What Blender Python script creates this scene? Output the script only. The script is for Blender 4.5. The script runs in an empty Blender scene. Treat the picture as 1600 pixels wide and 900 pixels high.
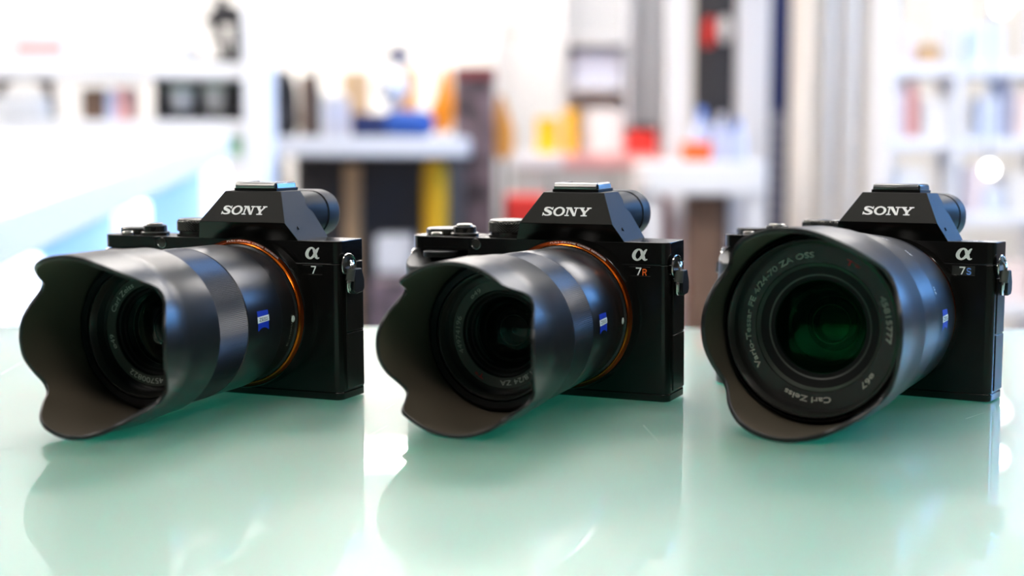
import bpy, math, random
from math import sin, cos, pi, radians, sqrt
from mathutils import Matrix, Vector

random.seed(7)
S = bpy.context.scene
COL = S.collection
MM = 0.001
TABLE_Z = 0.95            # height of the glass counter the cameras stand on
EYE = 0.10479             # eye height above that glass

# ------------------------------------------------------------------ camera
cam_d = bpy.data.cameras.new('photo_camera')
cam_d.sensor_width = 36.0
cam_d.lens = 2315.13 / 1600 * 36.0
cam_d.clip_start = 0.02
cam_d.clip_end = 100
cam_d.dof.use_dof = True
cam_d.dof.focus_distance = 0.632
cam_d.dof.aperture_fstop = 5.3
cam_d.dof.aperture_blades = 0
cam_o = bpy.data.objects.new('photo_camera', cam_d)
COL.objects.link(cam_o)
PITCH, ROLL = radians(4.979), radians(0.2128)
cam_o.matrix_world = (Matrix.Translation((0, 0, TABLE_Z + EYE))
                      @ Matrix.Rotation(pi / 2 - PITCH, 4, 'X') @ Matrix.Rotation(ROLL, 4, 'Z'))
S.camera = cam_o

# ------------------------------------------------------------------ world (daylight outside the windows)
W = bpy.data.worlds.new('daylight')
S.world = W
W.use_nodes = True
bg = W.node_tree.nodes['Background']
bg.inputs['Color'].default_value = (0.15, 0.44, 1.0, 1)
bg.inputs['Strength'].default_value = 15.0

# ------------------------------------------------------------------ colour management
S.view_settings.view_transform = 'Standard'
S.view_settings.look = 'None'
S.view_settings.gamma = 1.0
S.view_settings.use_curve_mapping = False
S.view_settings.exposure = 0.0
LAMP = 21.0               # brightness of the ceiling panels
S.cycles.max_bounces = 8
S.cycles.diffuse_bounces = 4
S.cycles.glossy_bounces = 4
S.cycles.transparent_max_bounces = 12
S.cycles.caustics_reflective = False
S.cycles.caustics_refractive = False
S.cycles.sample_clamp_indirect = 6.0
S.cycles.use_denoising = True


# ------------------------------------------------------------------ materials
def mat(name, col, rough=0.5, metal=0.0, spec=0.5, emit=None, estr=0.0, bump=None, vary=0.0, vscale=20, coat=0.0,
        coat_rough=0.05, tint=None):
    m = bpy.data.materials.new(name)
    m.use_nodes = True
    nt = m.node_tree
    b = nt.nodes['Principled BSDF']
    b.inputs['Base Color'].default_value = (*col, 1)
    b.inputs['Roughness'].default_value = rough
    b.inputs['Metallic'].default_value = metal
    b.inputs['Specular IOR Level'].default_value = spec
    b.inputs['Coat Weight'].default_value = coat
    b.inputs['Coat Roughness'].default_value = coat_rough
    if tint:
        b.inputs['Specular Tint'].default_value = (*tint, 1)
    if emit:
        b.inputs['Emission Color'].default_value = (*emit, 1)
        b.inputs['Emission Strength'].default_value = estr
    if vary or bump:
        tc = nt.nodes.new('ShaderNodeTexCoord')
        nz = nt.nodes.new('ShaderNodeTexNoise')
        nz.inputs['Scale'].default_value = vscale if not bump else bump[0]
        nz.inputs['Detail'].default_value = 4
        nt.links.new(tc.outputs['Object'], nz.inputs['Vector'])
        if vary:
            mx = nt.nodes.new('ShaderNodeMix')
            mx.data_type = 'RGBA'
            mx.inputs[6].default_value = (*[c * (1 - vary) for c in col], 1)
            mx.inputs[7].default_value = (*[min(1, c * (1 + vary)) for c in col], 1)
            nt.links.new(nz.outputs['Fac'], mx.inputs[0])
            nt.links.new(mx.outputs[2], b.inputs['Base Color'])
        if bump:
            bp = nt.nodes.new('ShaderNodeBump')
            bp.inputs['Strength'].default_value = bump[1]
            bp.inputs['Distance'].default_value = bump[2]
            nt.links.new(nz.outputs['Fac'], bp.inputs['Height'])
            nt.links.new(bp.outputs['Normal'], b.inputs['Normal'])
    return m


M = {}
M['body'] = mat('black_painted_magnesium', (0.010, 0.009, 0.008), 0.34, spec=0.4, bump=(8000, 0.06, 0.0003))
M['panel'] = mat('glossy_black_front', (0.005, 0.0045, 0.004), 0.20, spec=0.45, bump=(8000, 0.03, 0.0003))
M['hump'] = mat('speckled_black_cover', (0.0125, 0.0115, 0.009), 0.45, spec=0.14, bump=(7000, 0.22, 0.0003), vary=0.35)
M['grip'] = mat('grained_grip_leather', (0.020, 0.020, 0.019), 0.36, bump=(3500, 0.35, 0.0005))
M['rubber'] = mat('black_rubber', (0.014, 0.015, 0.016), 0.5, spec=0.25)
M['barrel'] = mat('black_anodised_barrel', (0.034, 0.034, 0.036), 0.30, metal=0.7, spec=0.5)
M['hood'] = mat('black_satin_hood', (0.012, 0.012, 0.012), 0.31, spec=0.52)
M['hood_in'] = mat('matte_hood_lining', (0.085, 0.070, 0.052), 0.75, spec=0.15)
M['ribs'] = mat('ribbed_black_metal', (0.035, 0.035, 0.038), 0.38, metal=0.7)
M['dark'] = mat('deep_black_plastic', (0.005, 0.005, 0.005), 0.5, spec=0.2)
M['ring_black'] = mat('satin_black_ring', (0.020, 0.019, 0.017), 0.26, spec=0.7)
M['ring_grey'] = mat('dark_grey_ring', (0.055, 0.060, 0.052), 0.42, spec=0.5)
M['orange'] = mat('orange_anodised_ring', (0.85, 0.15, 0.012), 0.24, metal=1.0)
M['orange_dark'] = mat('dark_orange_ring', (0.10, 0.018, 0.004), 0.30, metal=1.0)
M['white'] = mat('white_paint', (0.93, 0.93, 0.92), 0.45)
M['ivory'] = mat('pale_lettering', (0.78, 0.75, 0.66), 0.5)
M['grey_ink'] = mat('grey_lettering', (0.60, 0.60, 0.56), 0.5)
M['dim_ink'] = mat('dim_lettering', (0.36, 0.35, 0.31), 0.5)
M['red'] = mat('red_lettering', (0.62, 0.02, 0.03), 0.5)
M['orange_ink'] = mat('orange_lettering', (0.95, 0.13, 0.01), 0.5)
M['blue_ink'] = mat('blue_lettering', (0.16, 0.33, 0.88), 0.5)
M['blue'] = mat('blue_badge', (0.006, 0.035, 0.48), 0.45)
M['chrome'] = mat('polished_steel', (0.72, 0.70, 0.66), 0.13, metal=1.0)
M['steel'] = mat('dark_steel_shoe', (0.24, 0.235, 0.23), 0.24, metal=1.0)
M['silver'] = mat('brushed_button', (0.55, 0.52, 0.46), 0.28, metal=1.0)
M['dial'] = mat('knurled_black_metal', (0.11, 0.105, 0.095), 0.24, metal=0.9)
M['lamp_glass'] = mat('smoked_lamp_glass', (0.03, 0.028, 0.024), 0.12, coat=0.5)
M['plate'] = mat('grey_name_plate', (0.030, 0.029, 0.027), 0.35)


def glass_mat(name, tint, base):
    m = bpy.data.materials.new(name)
    m.use_nodes = True
    nt = m.node_tree
    for n in list(nt.nodes):
        if n.type != 'OUTPUT_MATERIAL':
            nt.nodes.remove(n)
    out = [n for n in nt.nodes if n.type == 'OUTPUT_MATERIAL'][0]
    gl = nt.nodes.new('ShaderNodeBsdfGlossy')
    gl.inputs['Color'].default_value = (*tint, 1)
    gl.inputs['Roughness'].default_value = 0.02
    tr = nt.nodes.new('ShaderNodeBsdfTransparent')
    tr.inputs['Color'].default_value = (*base, 1)
    fr = nt.nodes.new('ShaderNodeFresnel')
    fr.inputs['IOR'].default_value = 1.4
    mx = nt.nodes.new('ShaderNodeMixShader')
    nt.links.new(fr.outputs[0], mx.inputs[0])
    nt.links.new(tr.outputs[0], mx.inputs[1])
    nt.links.new(gl.outputs[0], mx.inputs[2])
    nt.links.new(mx.outputs[0], out.inputs['Surface'])
    return m


M['lens_glass'] = glass_mat('coated_lens_glass', (0.35, 0.45, 0.40), (0.55, 0.60, 0.55))
M['lens_glass_green'] = glass_mat('green_coated_lens_glass', (0.10, 0.75, 0.30), (0.22, 0.60, 0.36))
M['element'] = mat('inner_lens_element', (0.012, 0.013, 0.010), 0.08, spec=0.5, coat=0.4)
M['element_green'] = mat('green_inner_lens_element', (0.002, 0.010, 0.005), 0.10, spec=0.5, coat=0.3, tint=(0.2, 1.0, 0.5))


# ------------------------------------------------------------------ mesh builder (millimetres in, metres out)
class MB:
    def __init__(s):
        s.v, s.f = [], []

    def add(s, vs, fs):
        o = len(s.v)
        s.v += [tuple(v) for v in vs]
        s.f += [tuple(i + o for i in f) for f in fs]
        return s

    def box(s, a, b):
        (x0, y0, z0), (x1, y1, z1) = a, b
        return s.add([(x0, y0, z0), (x1, y0, z0), (x1, y1, z0), (x0, y1, z0), (x0, y0, z1), (x1, y0, z1), (x1, y1, z1),
                      (x0, y1, z1)],
                     [(0, 3, 2, 1), (4, 5, 6, 7), (0, 1, 5, 4), (1, 2, 6, 5), (2, 3, 7, 6), (3, 0, 4, 7)])

    def prism(s, poly, z0, z1, top=None):
        """polygon in x, y pushed up from z0 to z1; top(x, y) may give the height of the upper cap"""
        n = len(poly)
        vs = [(x, y, z0) for x, y in poly] + [(x, y, top(x, y) if top else z1) for x, y in poly]
        return s.add(vs, [tuple(range(n))[::-1], tuple(range(n, 2 * n))] +
                     [(i, (i + 1) % n, n + (i + 1) % n, n + i) for i in range(n)])

    def extrude(s, poly, y0, y1):
        """polygon in x, z pushed along y"""
        n = len(poly)
        vs = [(x, y0, z) for x, z in poly] + [(x, y1, z) for x, z in poly]
        return s.add(vs, [tuple(range(n)), tuple(range(n, 2 * n))[::-1]] +
                     [(i, n + i, n + (i + 1) % n, (i + 1) % n) for i in range(n)])

    def lathe(s, prof, seg=96, c=(0, 0), axis='y', closed=False):
        """profile [(along, radius)] turned round an axis through c"""
        n = len(prof)
        vs = []
        for k in range(seg):
            a = 2 * pi * k / seg
            for t, r in prof:
                if axis == 'y':
                    vs.append((c[0] + r * cos(a), t, c[1] + r * sin(a)))
                else:
                    vs.append((c[0] + r * cos(a), c[1] + r * sin(a), t))
        fs = []
        for k in range(seg):
            k2 = (k + 1) % seg
            for i in range(n if closed else n - 1):
                j = (i + 1) % n
                q = (k * n + i, k * n + j, k2 * n + j, k2 * n + i)
                fs.append(q if axis == 'y' else q[::-1])
        return s.add(vs, fs)

    def tube(s, path, r, seg=10, closed=False):
        P = [Vector(p) for p in path]
        n = len(P)
        vs = []
        sp = [sum(abs(P[i][k] - P[i - 1][k]) for i in range(1, n)) for k in range(3)]
        k = sp.index(min(sp))
        up = Vector([1.0 if k == q else 0.0 for q in range(3)])
        for i in range(n):
            a = P[i - 1] if (i > 0 or closed) else P[i]
            b = P[(i + 1) % n] if (i < n - 1 or closed) else P[i]
            t = (b - a).normalized()
            u = t.cross(up).normalized()
            w = t.cross(u).normalized()
            rr = r[i] if isinstance(r, (list, tuple)) else r
            for k in range(seg):
                an = 2 * pi * k / seg
                vs.append(P[i] + u * rr * cos(an) + w * rr * sin(an))
        fs = []
        for i in range(n if closed else n - 1):
            j = (i + 1) % n
            for k in range(seg):
                k2 = (k + 1) % seg
                fs.append((i * seg + k, i * seg + k2, j * seg + k2, j * seg + k))
        if not closed:
            fs += [tuple(range(seg))[::-1], tuple(range((n - 1) * seg, n * seg))]
        return s.add(vs, fs)

    def build(s, name, m, parent=None, scale=MM, smooth=True, bevel=0, angle=32, seg=2):
        me = bpy.data.meshes.new(name)
        me.from_pydata([(x * scale, y * scale, z * scale) for x, y, z in s.v], [], s.f)
        me.validate()
        me.update()
        me.materials.append(M[m] if isinstance(m, str) else m)
        if smooth:
            for p in me.polygons:
                p.use_smooth = True
            me.set_sharp_from_angle(angle=radians(angle))
        o = bpy.data.objects.new(name, me)
        COL.objects.link(o)
        o.parent = parent
        if bevel:
            b = o.modifiers.new('edges', 'BEVEL')
            b.width = bevel * scale
            b.segments = seg
            b.limit_method = 'ANGLE'
            b.angle_limit = radians(30)
            b.use_clamp_overlap = True
        return o


def empty(name, loc, rz=0.0):
    o = bpy.data.objects.new(name, None)
    o.empty_display_size = 0.02
    COL.objects.link(o)
    o.location = loc
    o.rotation_euler = (0, 0, rz)
    return o


def tag(o, label=None, cat=None, group=None, kind=None):
    if label:
        o['label'] = label
    if cat:
        o['category'] = cat
    if group:
        o['group'] = group
    if kind:
        o['kind'] = kind
    return o


def catmull(pts, n=8, closed=False):
    out = []
    m = len(pts)
    rng = range(m) if closed else range(m - 1)
    for i in rng:
        p0 = pts[(i - 1) % m] if (closed or i > 0) else pts[i]
        p1, p2 = pts[i], pts[(i + 1) % m]
        p3 = pts[(i + 2) % m] if (closed or i + 2 < m) else p2
        for k in range(n):
            t = k / n
            out.append(tuple(0.5 * ((2 * b) + (c - a) * t + (2 * a - 5 * b + 4 * c - d) * t * t + (-a + 3 * b - 3 * c + d) * t ** 3)
                             for a, b, c, d in zip(p0, p1, p2, p3)))
    if not closed:
        out.append(tuple(pts[-1]))
    return out


def rounded(x0, y0, x1, y1, r, n=6):
    out = []
    rr = r if isinstance(r, (list, tuple)) else [r] * 4
    for (cx, cy, a0), q in zip(((x1 - rr[0], y1 - rr[0], 0), (x0 + rr[1], y1 - rr[1], 90), (x0 + rr[2], y0 + rr[2], 180),
                                (x1 - rr[3], y0 + rr[3], 270)), rr):
        for k in range(n + 1):
            a = radians(a0 + 90 * k / n)
            out.append((cx + q * cos(a), cy + q * sin(a)))
    return out


# ------------------------------------------------------------------ lettering
_text_cache = {}


def text_geo(body, size):
    key = (body, size)
    if key in _text_cache:
        return _text_cache[key]
    cu = bpy.data.curves.new('lettering_curve', 'FONT')
    cu.body = body
    cu.size = size
    cu.resolution_u = 3
    ob = bpy.data.objects.new('lettering_curve', cu)
    COL.objects.link(ob)
    dg = bpy.context.evaluated_depsgraph_get()
    me = bpy.data.meshes.new_from_object(ob.evaluated_get(dg))
    vs = [(v.co.x, v.co.y) for v in me.vertices]
    fs = [tuple(p.vertices) for p in me.polygons]
    bpy.data.objects.remove(ob)
    bpy.data.curves.remove(cu)
    bpy.data.meshes.remove(me)
    x0 = min(v[0] for v in vs)
    x1 = max(v[0] for v in vs)
    y0 = min(v[1] for v in vs)
    y1 = max(v[1] for v in vs)
    _text_cache[key] = (vs, fs, x0, x1, y0, y1)
    return _text_cache[key]


def ring_text(name, body, m, parent, c, y, r, a0, a1, h=2.0, slope=0.0, bold=0.0):
    """lettering round the front of a lens, clockwise from angle a0 to a1 (degrees), tops outward"""
    vs, fs, x0, x1, y0, y1 = text_geo(body, 1.0)
    mb = MB()
    k = h / 0.73
    for off in ((0, 0),) if not bold else ((-bold, 0), (bold, 0), (0, bold), (0, -bold)):
        out = []
        for x, yy in vs:
            a = radians(a0 + (a1 - a0) * (x - x0) / (x1 - x0)) + off[0] / r
            rr = r - h / 2 + yy * k + off[1]
            out.append((c[0] + rr * cos(a), y - slope * (rr - r), c[1] + rr * sin(a)))
        mb.add(out, fs)
    return mb.build(name, m, parent, smooth=False)


def barrel_text(name, body, m, parent, c, R, y0_, phi0, h=2.0, along='phi', stretch=1.0, k=1.0):
    """lettering on a barrel of radius R(y). along 'phi': runs up round the barrel; along 'y': runs towards the body"""
    vs, fs, x0, x1, ya, yb = text_geo(body, 1.0)
    s = h / 0.73
    out = []
    for x, yy in vs:
        u, v = (x - x0) * s * stretch, yy * s
        if along == 'phi':
            yp, ph = y0_ - v, radians(phi0) + u / R(y0_)
        else:
            yp, ph = y0_ + u, radians(phi0) + v / R(y0_)
        rr = R(yp) + 0.12 * k
        out.append((c[0] + rr * cos(ph), yp, c[1] + rr * sin(ph)))
    return MB().add(out, fs).build(name, m, parent, smooth=False)


def stroke(mb, pts, put, n=8, closed=False):
    """pts: (x, y, half width horizontally, half width vertically) -> flat strip"""
    P = catmull(pts, n, closed)
    L, R_ = [], []
    m = len(P)
    for i in range(m):
        a = P[i - 1] if (i > 0 or closed) else P[i]
        b = P[(i + 1) % m] if (i < m - 1 or closed) else P[i]
        dx, dy = b[0] - a[0], b[1] - a[1]
        d = math.hypot(dx, dy) or 1
        nx, ny = -dy / d, dx / d
        w = P[i][2]
        L.append(put(P[i][0] + nx * w, P[i][1] + ny * w))
        R_.append(put(P[i][0] - nx * w, P[i][1] - ny * w))
    k = len(L)
    mb.add(L + R_, [(i, k + i, k + (i + 1) % k, (i + 1) % k) for i in range(k if closed else k - 1)])


def poly(mb, pts, put):
    mb.add([put(x, y) for x, y in pts], [tuple(range(len(pts)))])


def maker_letters(mb, put):
    """four wide slab-serif capitals; unit height 1, returns total width"""
    # S
    stroke(mb, [(1.02, .72, .05), (.92, .84, .075), (.60, .935, .075), (.28, .86, .12), (.25, .68, .14), (.58, .53, .155), (.90, .36, .15),
                (.92, .18, .125), (.60, .065, .075), (.24, .13, .075), (.13, .27, .05)], put, 8)
    poly(mb, [(1.0, .66), (1.10, .66), (1.10, 1.0), (1.0, 1.0)], put)
    poly(mb, [(.04, 0), (.14, 0), (.14, .36), (.04, .36)], put)
    # O
    o = 1.18
    n = 28
    A, B = [], []
    for k in range(n):
        a = 2 * pi * k / n
        A.append(put(o + .66 + .66 * cos(a), .5 + .53 * sin(a)))
        B.append(put(o + .66 + .38 * cos(a), .5 + .37 * sin(a)))
    mb.add(A + B, [(i, (i + 1) % n, n + (i + 1) % n, n + i) for i in range(n)])
    # N
    o = 2.55
    poly(mb, [(o, .86), (o + .62, .86), (o + .62, 1), (o, 1)], put)
    poly(mb, [(o + .16, .1), (o + .32, .1), (o + .32, .95), (o + .16, .95)], put)
    poly(mb, [(o, 0), (o + .50, 0), (o + .50, .13), (o, .13)], put)
    poly(mb, [(o + .20, 1), (o + .60, 1), (o + 1.24, 0), (o + .96, 0)], put)
    poly(mb, [(o + 1.06, 0), (o + 1.22, 0), (o + 1.22, .95), (o + 1.06, .95)], put)
    poly(mb, [(o + .88, .86), (o + 1.40, .86), (o + 1.40, 1), (o + .88, 1)], put)
    # Y
    o = 3.99
    poly(mb, [(o, .87), (o + .62, .87), (o + .62, 1), (o, 1)], put)
    poly(mb, [(o + .10, .92), (o + .46, .92), (o + .86, .42), (o + .56, .36)], put)
    poly(mb, [(o + .86, .87), (o + 1.38, .87), (o + 1.38, 1), (o + .86, 1)], put)
    poly(mb, [(o + 1.02, .92), (o + 1.24, .92), (o + .84, .38), (o + .64, .42)], put)
    poly(mb, [(o + .56, .08), (o + .86, .08), (o + .86, .46), (o + .56, .46)], put)
    poly(mb, [(o + .36, 0), (o + 1.06, 0), (o + 1.06, .13), (o + .36, .13)], put)
    return 5.37


# ------------------------------------------------------------------ the camera body, built once and copied
X0, Z0 = -0.87, 37.0      # lens axis in the body frame


def body_outline(inset=0.0):
    i = inset
    out = []
    for cx, cy, r, a0, a1 in ((45.9 - 3.5, 3.5, 3.5, 270, 360), (45.9 - 1.5, 21.5 - 1.5, 1.5, 0, 90), (-76, 24 - 5, 5, 90, 180),
                              (-74.5, 8.5, 6.5, 180, 270)):
        for k in range(9):
            a = radians(a0 + (a1 - a0) * k / 8)
            out.append((cx + (r - i) * cos(a), cy + (r - i) * sin(a)))
    # blend to the front plane left of the mount
    return out + [(-56, 0.6 + i), (-47, 0.0 + i)]


def make_body():
    root = empty('mirrorless_camera', (0, 0, 0))
    B = lambda mb, name, m, **k: mb.build(name, m, k.pop('parent', root), **k)
    # shells
    B(MB().prism(body_outline(), 3.55, 59.5), 'body_shell', 'panel', bevel=0.25)
    B(MB().prism(body_outline(0.0), 0.0, 3.5), 'base_plate', 'panel', bevel=0.5, seg=3)
    tp = MB()
    bo = body_outline()
    right = [p for p in bo if p[0] > -47.5]
    tp.prism(right[:18] + [(-50, 21.5), (-50, 0.0)], 59.75, 69.3)
    left = [p for p in bo if p[0] <= -47.5]
    tp.prism([(-44, 21.5)] + left + [(-44, 0.0)], 63.4, 69.3)
    B(tp, 'top_plate', 'panel', bevel=0.3, seg=3)
    # grip with sloping shoulder
    g = [(-80.6, 16), (-80.9, 5), (-80.2, -2), (-77, -8.5), (-71, -12.6), (-63, -13.4), (-56.5, -10.5), (-52.5, -5), (-49, 0.4), (-49, 16)]
    g = [(x, y) for x, y in g]
    gg = catmull(g[:9], 4) + [(-49, 16)]
    gm = MB()
    gm.prism(gg, 0.3, 60, top=lambda x, y: 63.2 if y > 8 else max(56.5, 63.2 - 0.42 * (8 - y)))
    grip = B(gm, 'grip', 'grip', bevel=0.8, seg=3)
    fd = MB()
    pr = [(60.5, 0.1), (60.5, 7.6), (60.8, 8.0), (62.9, 8.0), (63.2, 7.6), (63.2, 0.1)]
    fd.lathe(pr, 48, (-62.5, -2.0), 'z')
    B(fd, 'front_dial', 'dark', parent=grip)
    # viewfinder hump
    hv = [(-14.4, 4.9, 90.1), (14.4, 4.9, 90.1), (-21.9, -4.7, 76.9), (21.9, -4.7, 76.9), (-25.8, 0, 69.0), (25.8, 0, 69.0),
          (-15.6, 19.4, 90.1), (15.6, 19.4, 90.1), (-26.2, 25.2, 69.0), (26.2, 25.2, 69.0)]
    hm = MB().add(hv, [(0, 2, 3, 1), (2, 4, 5, 3), (1, 3, 5, 9, 7), (0, 6, 8, 4, 2), (0, 1, 7, 6), (6, 7, 9, 8), (4, 8, 9, 5)])
    hump = B(hm, 'viewfinder_hump', 'hump', bevel=0.25, seg=2)
    hump.data.materials.append(M['panel'])
    hump.data.polygons[1].material_index = 1      # glossy face under the brow
    ln = sqrt(13.2 ** 2 + 9.6 ** 2)
    ey, ez = 9.6 / ln, 13.2 / ln          # up the sloping front
    nx = (0, -ez, ey)

    def on_face(u, s, lift=0.10):
        return (u, -4.7 + ey * s - ez * lift, 76.9 + ez * s + ey * lift)
    mb = MB()
    h, wid = 4.55, 22.6
    maker_letters(mb, lambda x, y: on_face(-12.1 + x / 5.37 * wid, 3.9 + y * h))
    B(mb, 'maker_lettering', 'white', parent=hump, smooth=False)
    for sx in (-1, 1):
        mh = MB()
        pts = [(sx * 23.35, 4.2 + 0.55 * cos(a), 74.4 + 0.7 * sin(a)) for a in [2 * pi * k / 12 for k in range(12)]]
        n_ = [(sx * (23.35 - 0.62 * (p[2] - 74.4) + 0.42), p[1], p[2]) for p in pts]
        mh.add(n_ + [(x - sx * 1.2, y, z) for x, y, z in n_], [tuple(range(12))] + [(i, (i + 1) % 12, 12 + (i + 1) % 12, 12 + i) for i in range(12)])
        B(mh, 'microphone_hole', 'dark', parent=hump)
    # eyepiece
    rows = [(14, 18.0, 69.6, 87.0, 6), (24, 21.0, 69.6, 88.6, 8), (31.0, 22.8, 69.2, 89.4, 9.5), (31.5, 22.3, 69.8, 88.9, 9)]

    def loft(rows, cap0=True, cap1=True):
        mb = MB()
        vs = []
        for y, hw, zb, zt, r in rows:
            vs += [(x, y, z) for x, z in rounded(-hw, zb, hw, zt, r, 8)]
        n = 36
        fs = []
        for k in range(len(rows) - 1):
            for i in range(n):
                j = (i + 1) % n
                fs.append((k * n + i, (k + 1) * n + i, (k + 1) * n + j, k * n + j))
        if cap0:
            fs.append(tuple(range(n)))
        if cap1:
            fs.append(tuple(range((len(rows) - 1) * n, len(rows) * n))[::-1])
        return mb.add(vs, fs)
    epo = B(loft(rows), 'eyepiece', 'rubber')
    B(loft([(31.4, 22.2, 69.6, 88.9, 9), (31.9, 23.2, 69.0, 89.6, 9.5), (38.5, 24.0, 68.6, 90.0, 10), (41.0, 23.3, 69.0, 89.4, 9.5),
            (41.6, 21.5, 70.5, 88.0, 8.5)]), 'eyecup', 'rubber', parent=epo)
    # hot shoe
    hs = MB()
    hs.box((-11.0, 7.0, 90.0), (11.0, 25.0, 91.4))
    shoe = B(hs, 'hot_shoe', 'dark', bevel=0.2)
    lip = MB()
    prof = [(6.7, 91.2), (6.5, 92.4), (7.0, 93.6), (8.0, 94.1), (9.6, 94.1), (9.6, 93.2), (8.4, 91.2)]
    n = len(prof)
    vs = [(-10.1, y, z) for y, z in prof] + [(10.1, y, z) for y, z in prof]
    lip.add(vs, [tuple(range(n))[::-1], tuple(range(n, 2 * n))] + [(i, (i + 1) % n, n + (i + 1) % n, n + i) for i in range(n)])
    B(lip, 'shoe_lip', 'steel', parent=shoe, bevel=0.25)
    for sx in (-1, 1):
        r = MB()
        pr = [(8.0, 94.1), (9.6, 94.15), (10.5, 93.4), (10.8, 91.2), (9.9, 91.2), (9.7, 93.0), (8.0, 93.1)]
        pr = [(sx * x, z) for x, z in pr]
        r.extrude(pr if sx > 0 else pr[::-1], 8.2, 23.5)
        B(r, 'shoe_rail', 'steel', parent=shoe, bevel=0.2)
    # mode dial with diamond knurl
    md = MB()
    cx, cy, R0 = -35.4, 13.5, 9.0
    seg, rows_ = 84, 9
    vs, fs = [], []
    for j in range(rows_ + 1):
        z = 71.3 + 4.9 * j / rows_
        for k in range(seg):
            a = 2 * pi * k / seg
            bumpy = R0 + (0.42 if (k + j) % 2 == 0 else -0.05) * (0 if j in (0, rows_) else 1)
            vs.append((cx + bumpy * cos(a), cy + bumpy * sin(a), z))
    for j in range(rows_):
        for k in range(seg):
            k2 = (k + 1) % seg
            a, b, c_, d = j * seg + k, j * seg + k2, (j + 1) * seg + k2, (j + 1) * seg + k
            fs += [(a, b, c_), (a, c_, d)] if (k + j) % 2 == 0 else [(a, b, d), (b, c_, d)]
    md.add(vs, fs)
    dial = B(md, 'mode_dial', 'dial', smooth=False)
    cap = MB()
    cap.lathe([(76.2, 9.0), (76.7, 8.8), (77.0, 8.2), (77.0, 0.01)], 64, (cx, cy), 'z')
    B(cap, 'dial_cap', 'dial', parent=dial)
    ft = MB()
    ft.lathe([(69.2, 9.4), (70.1, 9.4), (70.3, 9.0), (70.3, 8.4), (71.3, 8.4)], 64, (cx, cy), 'z')
    B(ft, 'dial_foot', 'dial', parent=dial)
    # exposure dial, function button
    ed = MB()
    vs, fs = [], []
    seg = 90
    for z, r in ((69.2, 8.2), (69.6, 8.2), (69.7, 8.6), (71.7, 8.6), (72.2, 8.2), (72.2, 0.01)):
        for k in range(seg):
            a = 2 * pi * k / seg
            rr = r + (0.16 if k % 2 else 0) * (1 if r == 8.6 else 0)
            vs.append((-69.6 + rr * cos(a), 16.2 + rr * sin(a), z))
    for j in range(5):
        for k in range(seg):
            k2 = (k + 1) % seg
            fs.append((j * seg + k, j * seg + k2, (j + 1) * seg + k2, (j + 1) * seg + k))
    ed.add(vs, fs)
    B(ed, 'exposure_dial', 'dial')
    cb = MB()
    cb.lathe([(69.2, 2.6), (70.4, 2.6), (70.9, 2.2), (71.0, 0.01)], 32, (-68.4, 5.4), 'z')
    B(cb, 'function_button', 'silver')
    # shutter button with its power collar
    sb = MB()
    sb.lathe([(73.0, 3.7), (74.3, 3.7), (74.7, 3.3), (74.55, 1.6), (74.5, 0.01)], 40, (-56.0, 9.4), 'z')
    sh = B(sb, 'shutter_button', 'silver')
    col = MB()
    col.lathe([(69.2, 6.6), (70.5, 6.6), (70.8, 6.3), (70.9, 5.5), (73.4, 5.3), (73.8, 4.9), (73.8, 3.8), (72.8, 3.8)], 48, (-56.0, 9.4), 'z')
    B(col, 'power_collar', 'dial', parent=sh)
    lv = MB()
    lv.prism([(-57.6, 4.6), (-53.6, 4.2), (-52.4, 5.4), (-58.2, 5.6)], 71.0, 73.3)
    B(lv, 'power_lever', 'dark', parent=sh, bevel=0.3)
    # autofocus lamp
    al = MB()
    al.lathe([(0.6, 2.5), (-0.25, 2.5), (-0.35, 2.2), (-0.05, 2.0)], 40, (-45.7, 66.4))
    a_ = B(al, 'focus_lamp', 'steel')
    al = MB()
    al.lathe([(-0.05, 2.05), (-0.15, 1.2), (-0.18, 0.01)], 40, (-45.7, 66.4))
    B(al, 'lamp_lens', 'lamp_glass', parent=a_)
    # alpha emblem
    ab = MB()
    cxa, cza, wa, ha = 29.6, 61.45, 6.4, 4.9
    put = lambda x, y: (cxa + x * wa, -0.12, cza + y * ha)
    stroke(ab, [(1.0, 1.0, 0.044), (.86, .80, 0.094), (.72, .50, 0.119), (.52, .17, 0.094), (.30, .04, 0.088), (.11, .20, 0.119), (.08, .48, 0.131),
                (.22, .82, 0.112), (.44, .97, 0.075), (.60, .86, 0.094), (.69, .55, 0.125), (.77, .20, 0.119), (.87, .05, 0.075), (1.02, .13, 0.044)], put, 8)
    B(ab, 'alpha_emblem', 'white', smooth=False)
    # separating bright line between top and body, and name plate bars
    for z in (58.6, 54.7):
        br = MB()
        br.box((27.8, -0.18, z - 0.14), (37.6, 0.1, z + 0.14))
        B(br, 'plate_bar', 'chrome')
    ds = MB()
    ds.box((20, -0.05, 59.42), (42.0, 0.1, 59.78))
    B(ds, 'seam_line', 'steel')
    # mount
    mc = MB()
    mc.lathe([(2, 34.0), (-0.05, 33.7), (-3.6, 33.25), (-5.9, 33.0), (-6.3, 32.8), (-6.3, 32.6), (-5.6, 32.5)], 128, (X0, Z0))
    B(mc, 'mount_collar', 'panel')
    mr = MB()
    mr.lathe([(-5.0, 32.55), (-6.2, 32.45), (-6.7, 31.4)], 128, (X0, Z0))
    ring = B(mr, 'mount_ring', 'orange_dark')
    mr = MB()
    mr.lathe([(-6.7, 31.4), (-7.3, 31.15), (-7.65, 30.9), (-7.6, 30.6), (-6.0, 30.3)], 128, (X0, Z0))
    B(mr, 'ring_edge', 'orange', parent=ring)
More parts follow.
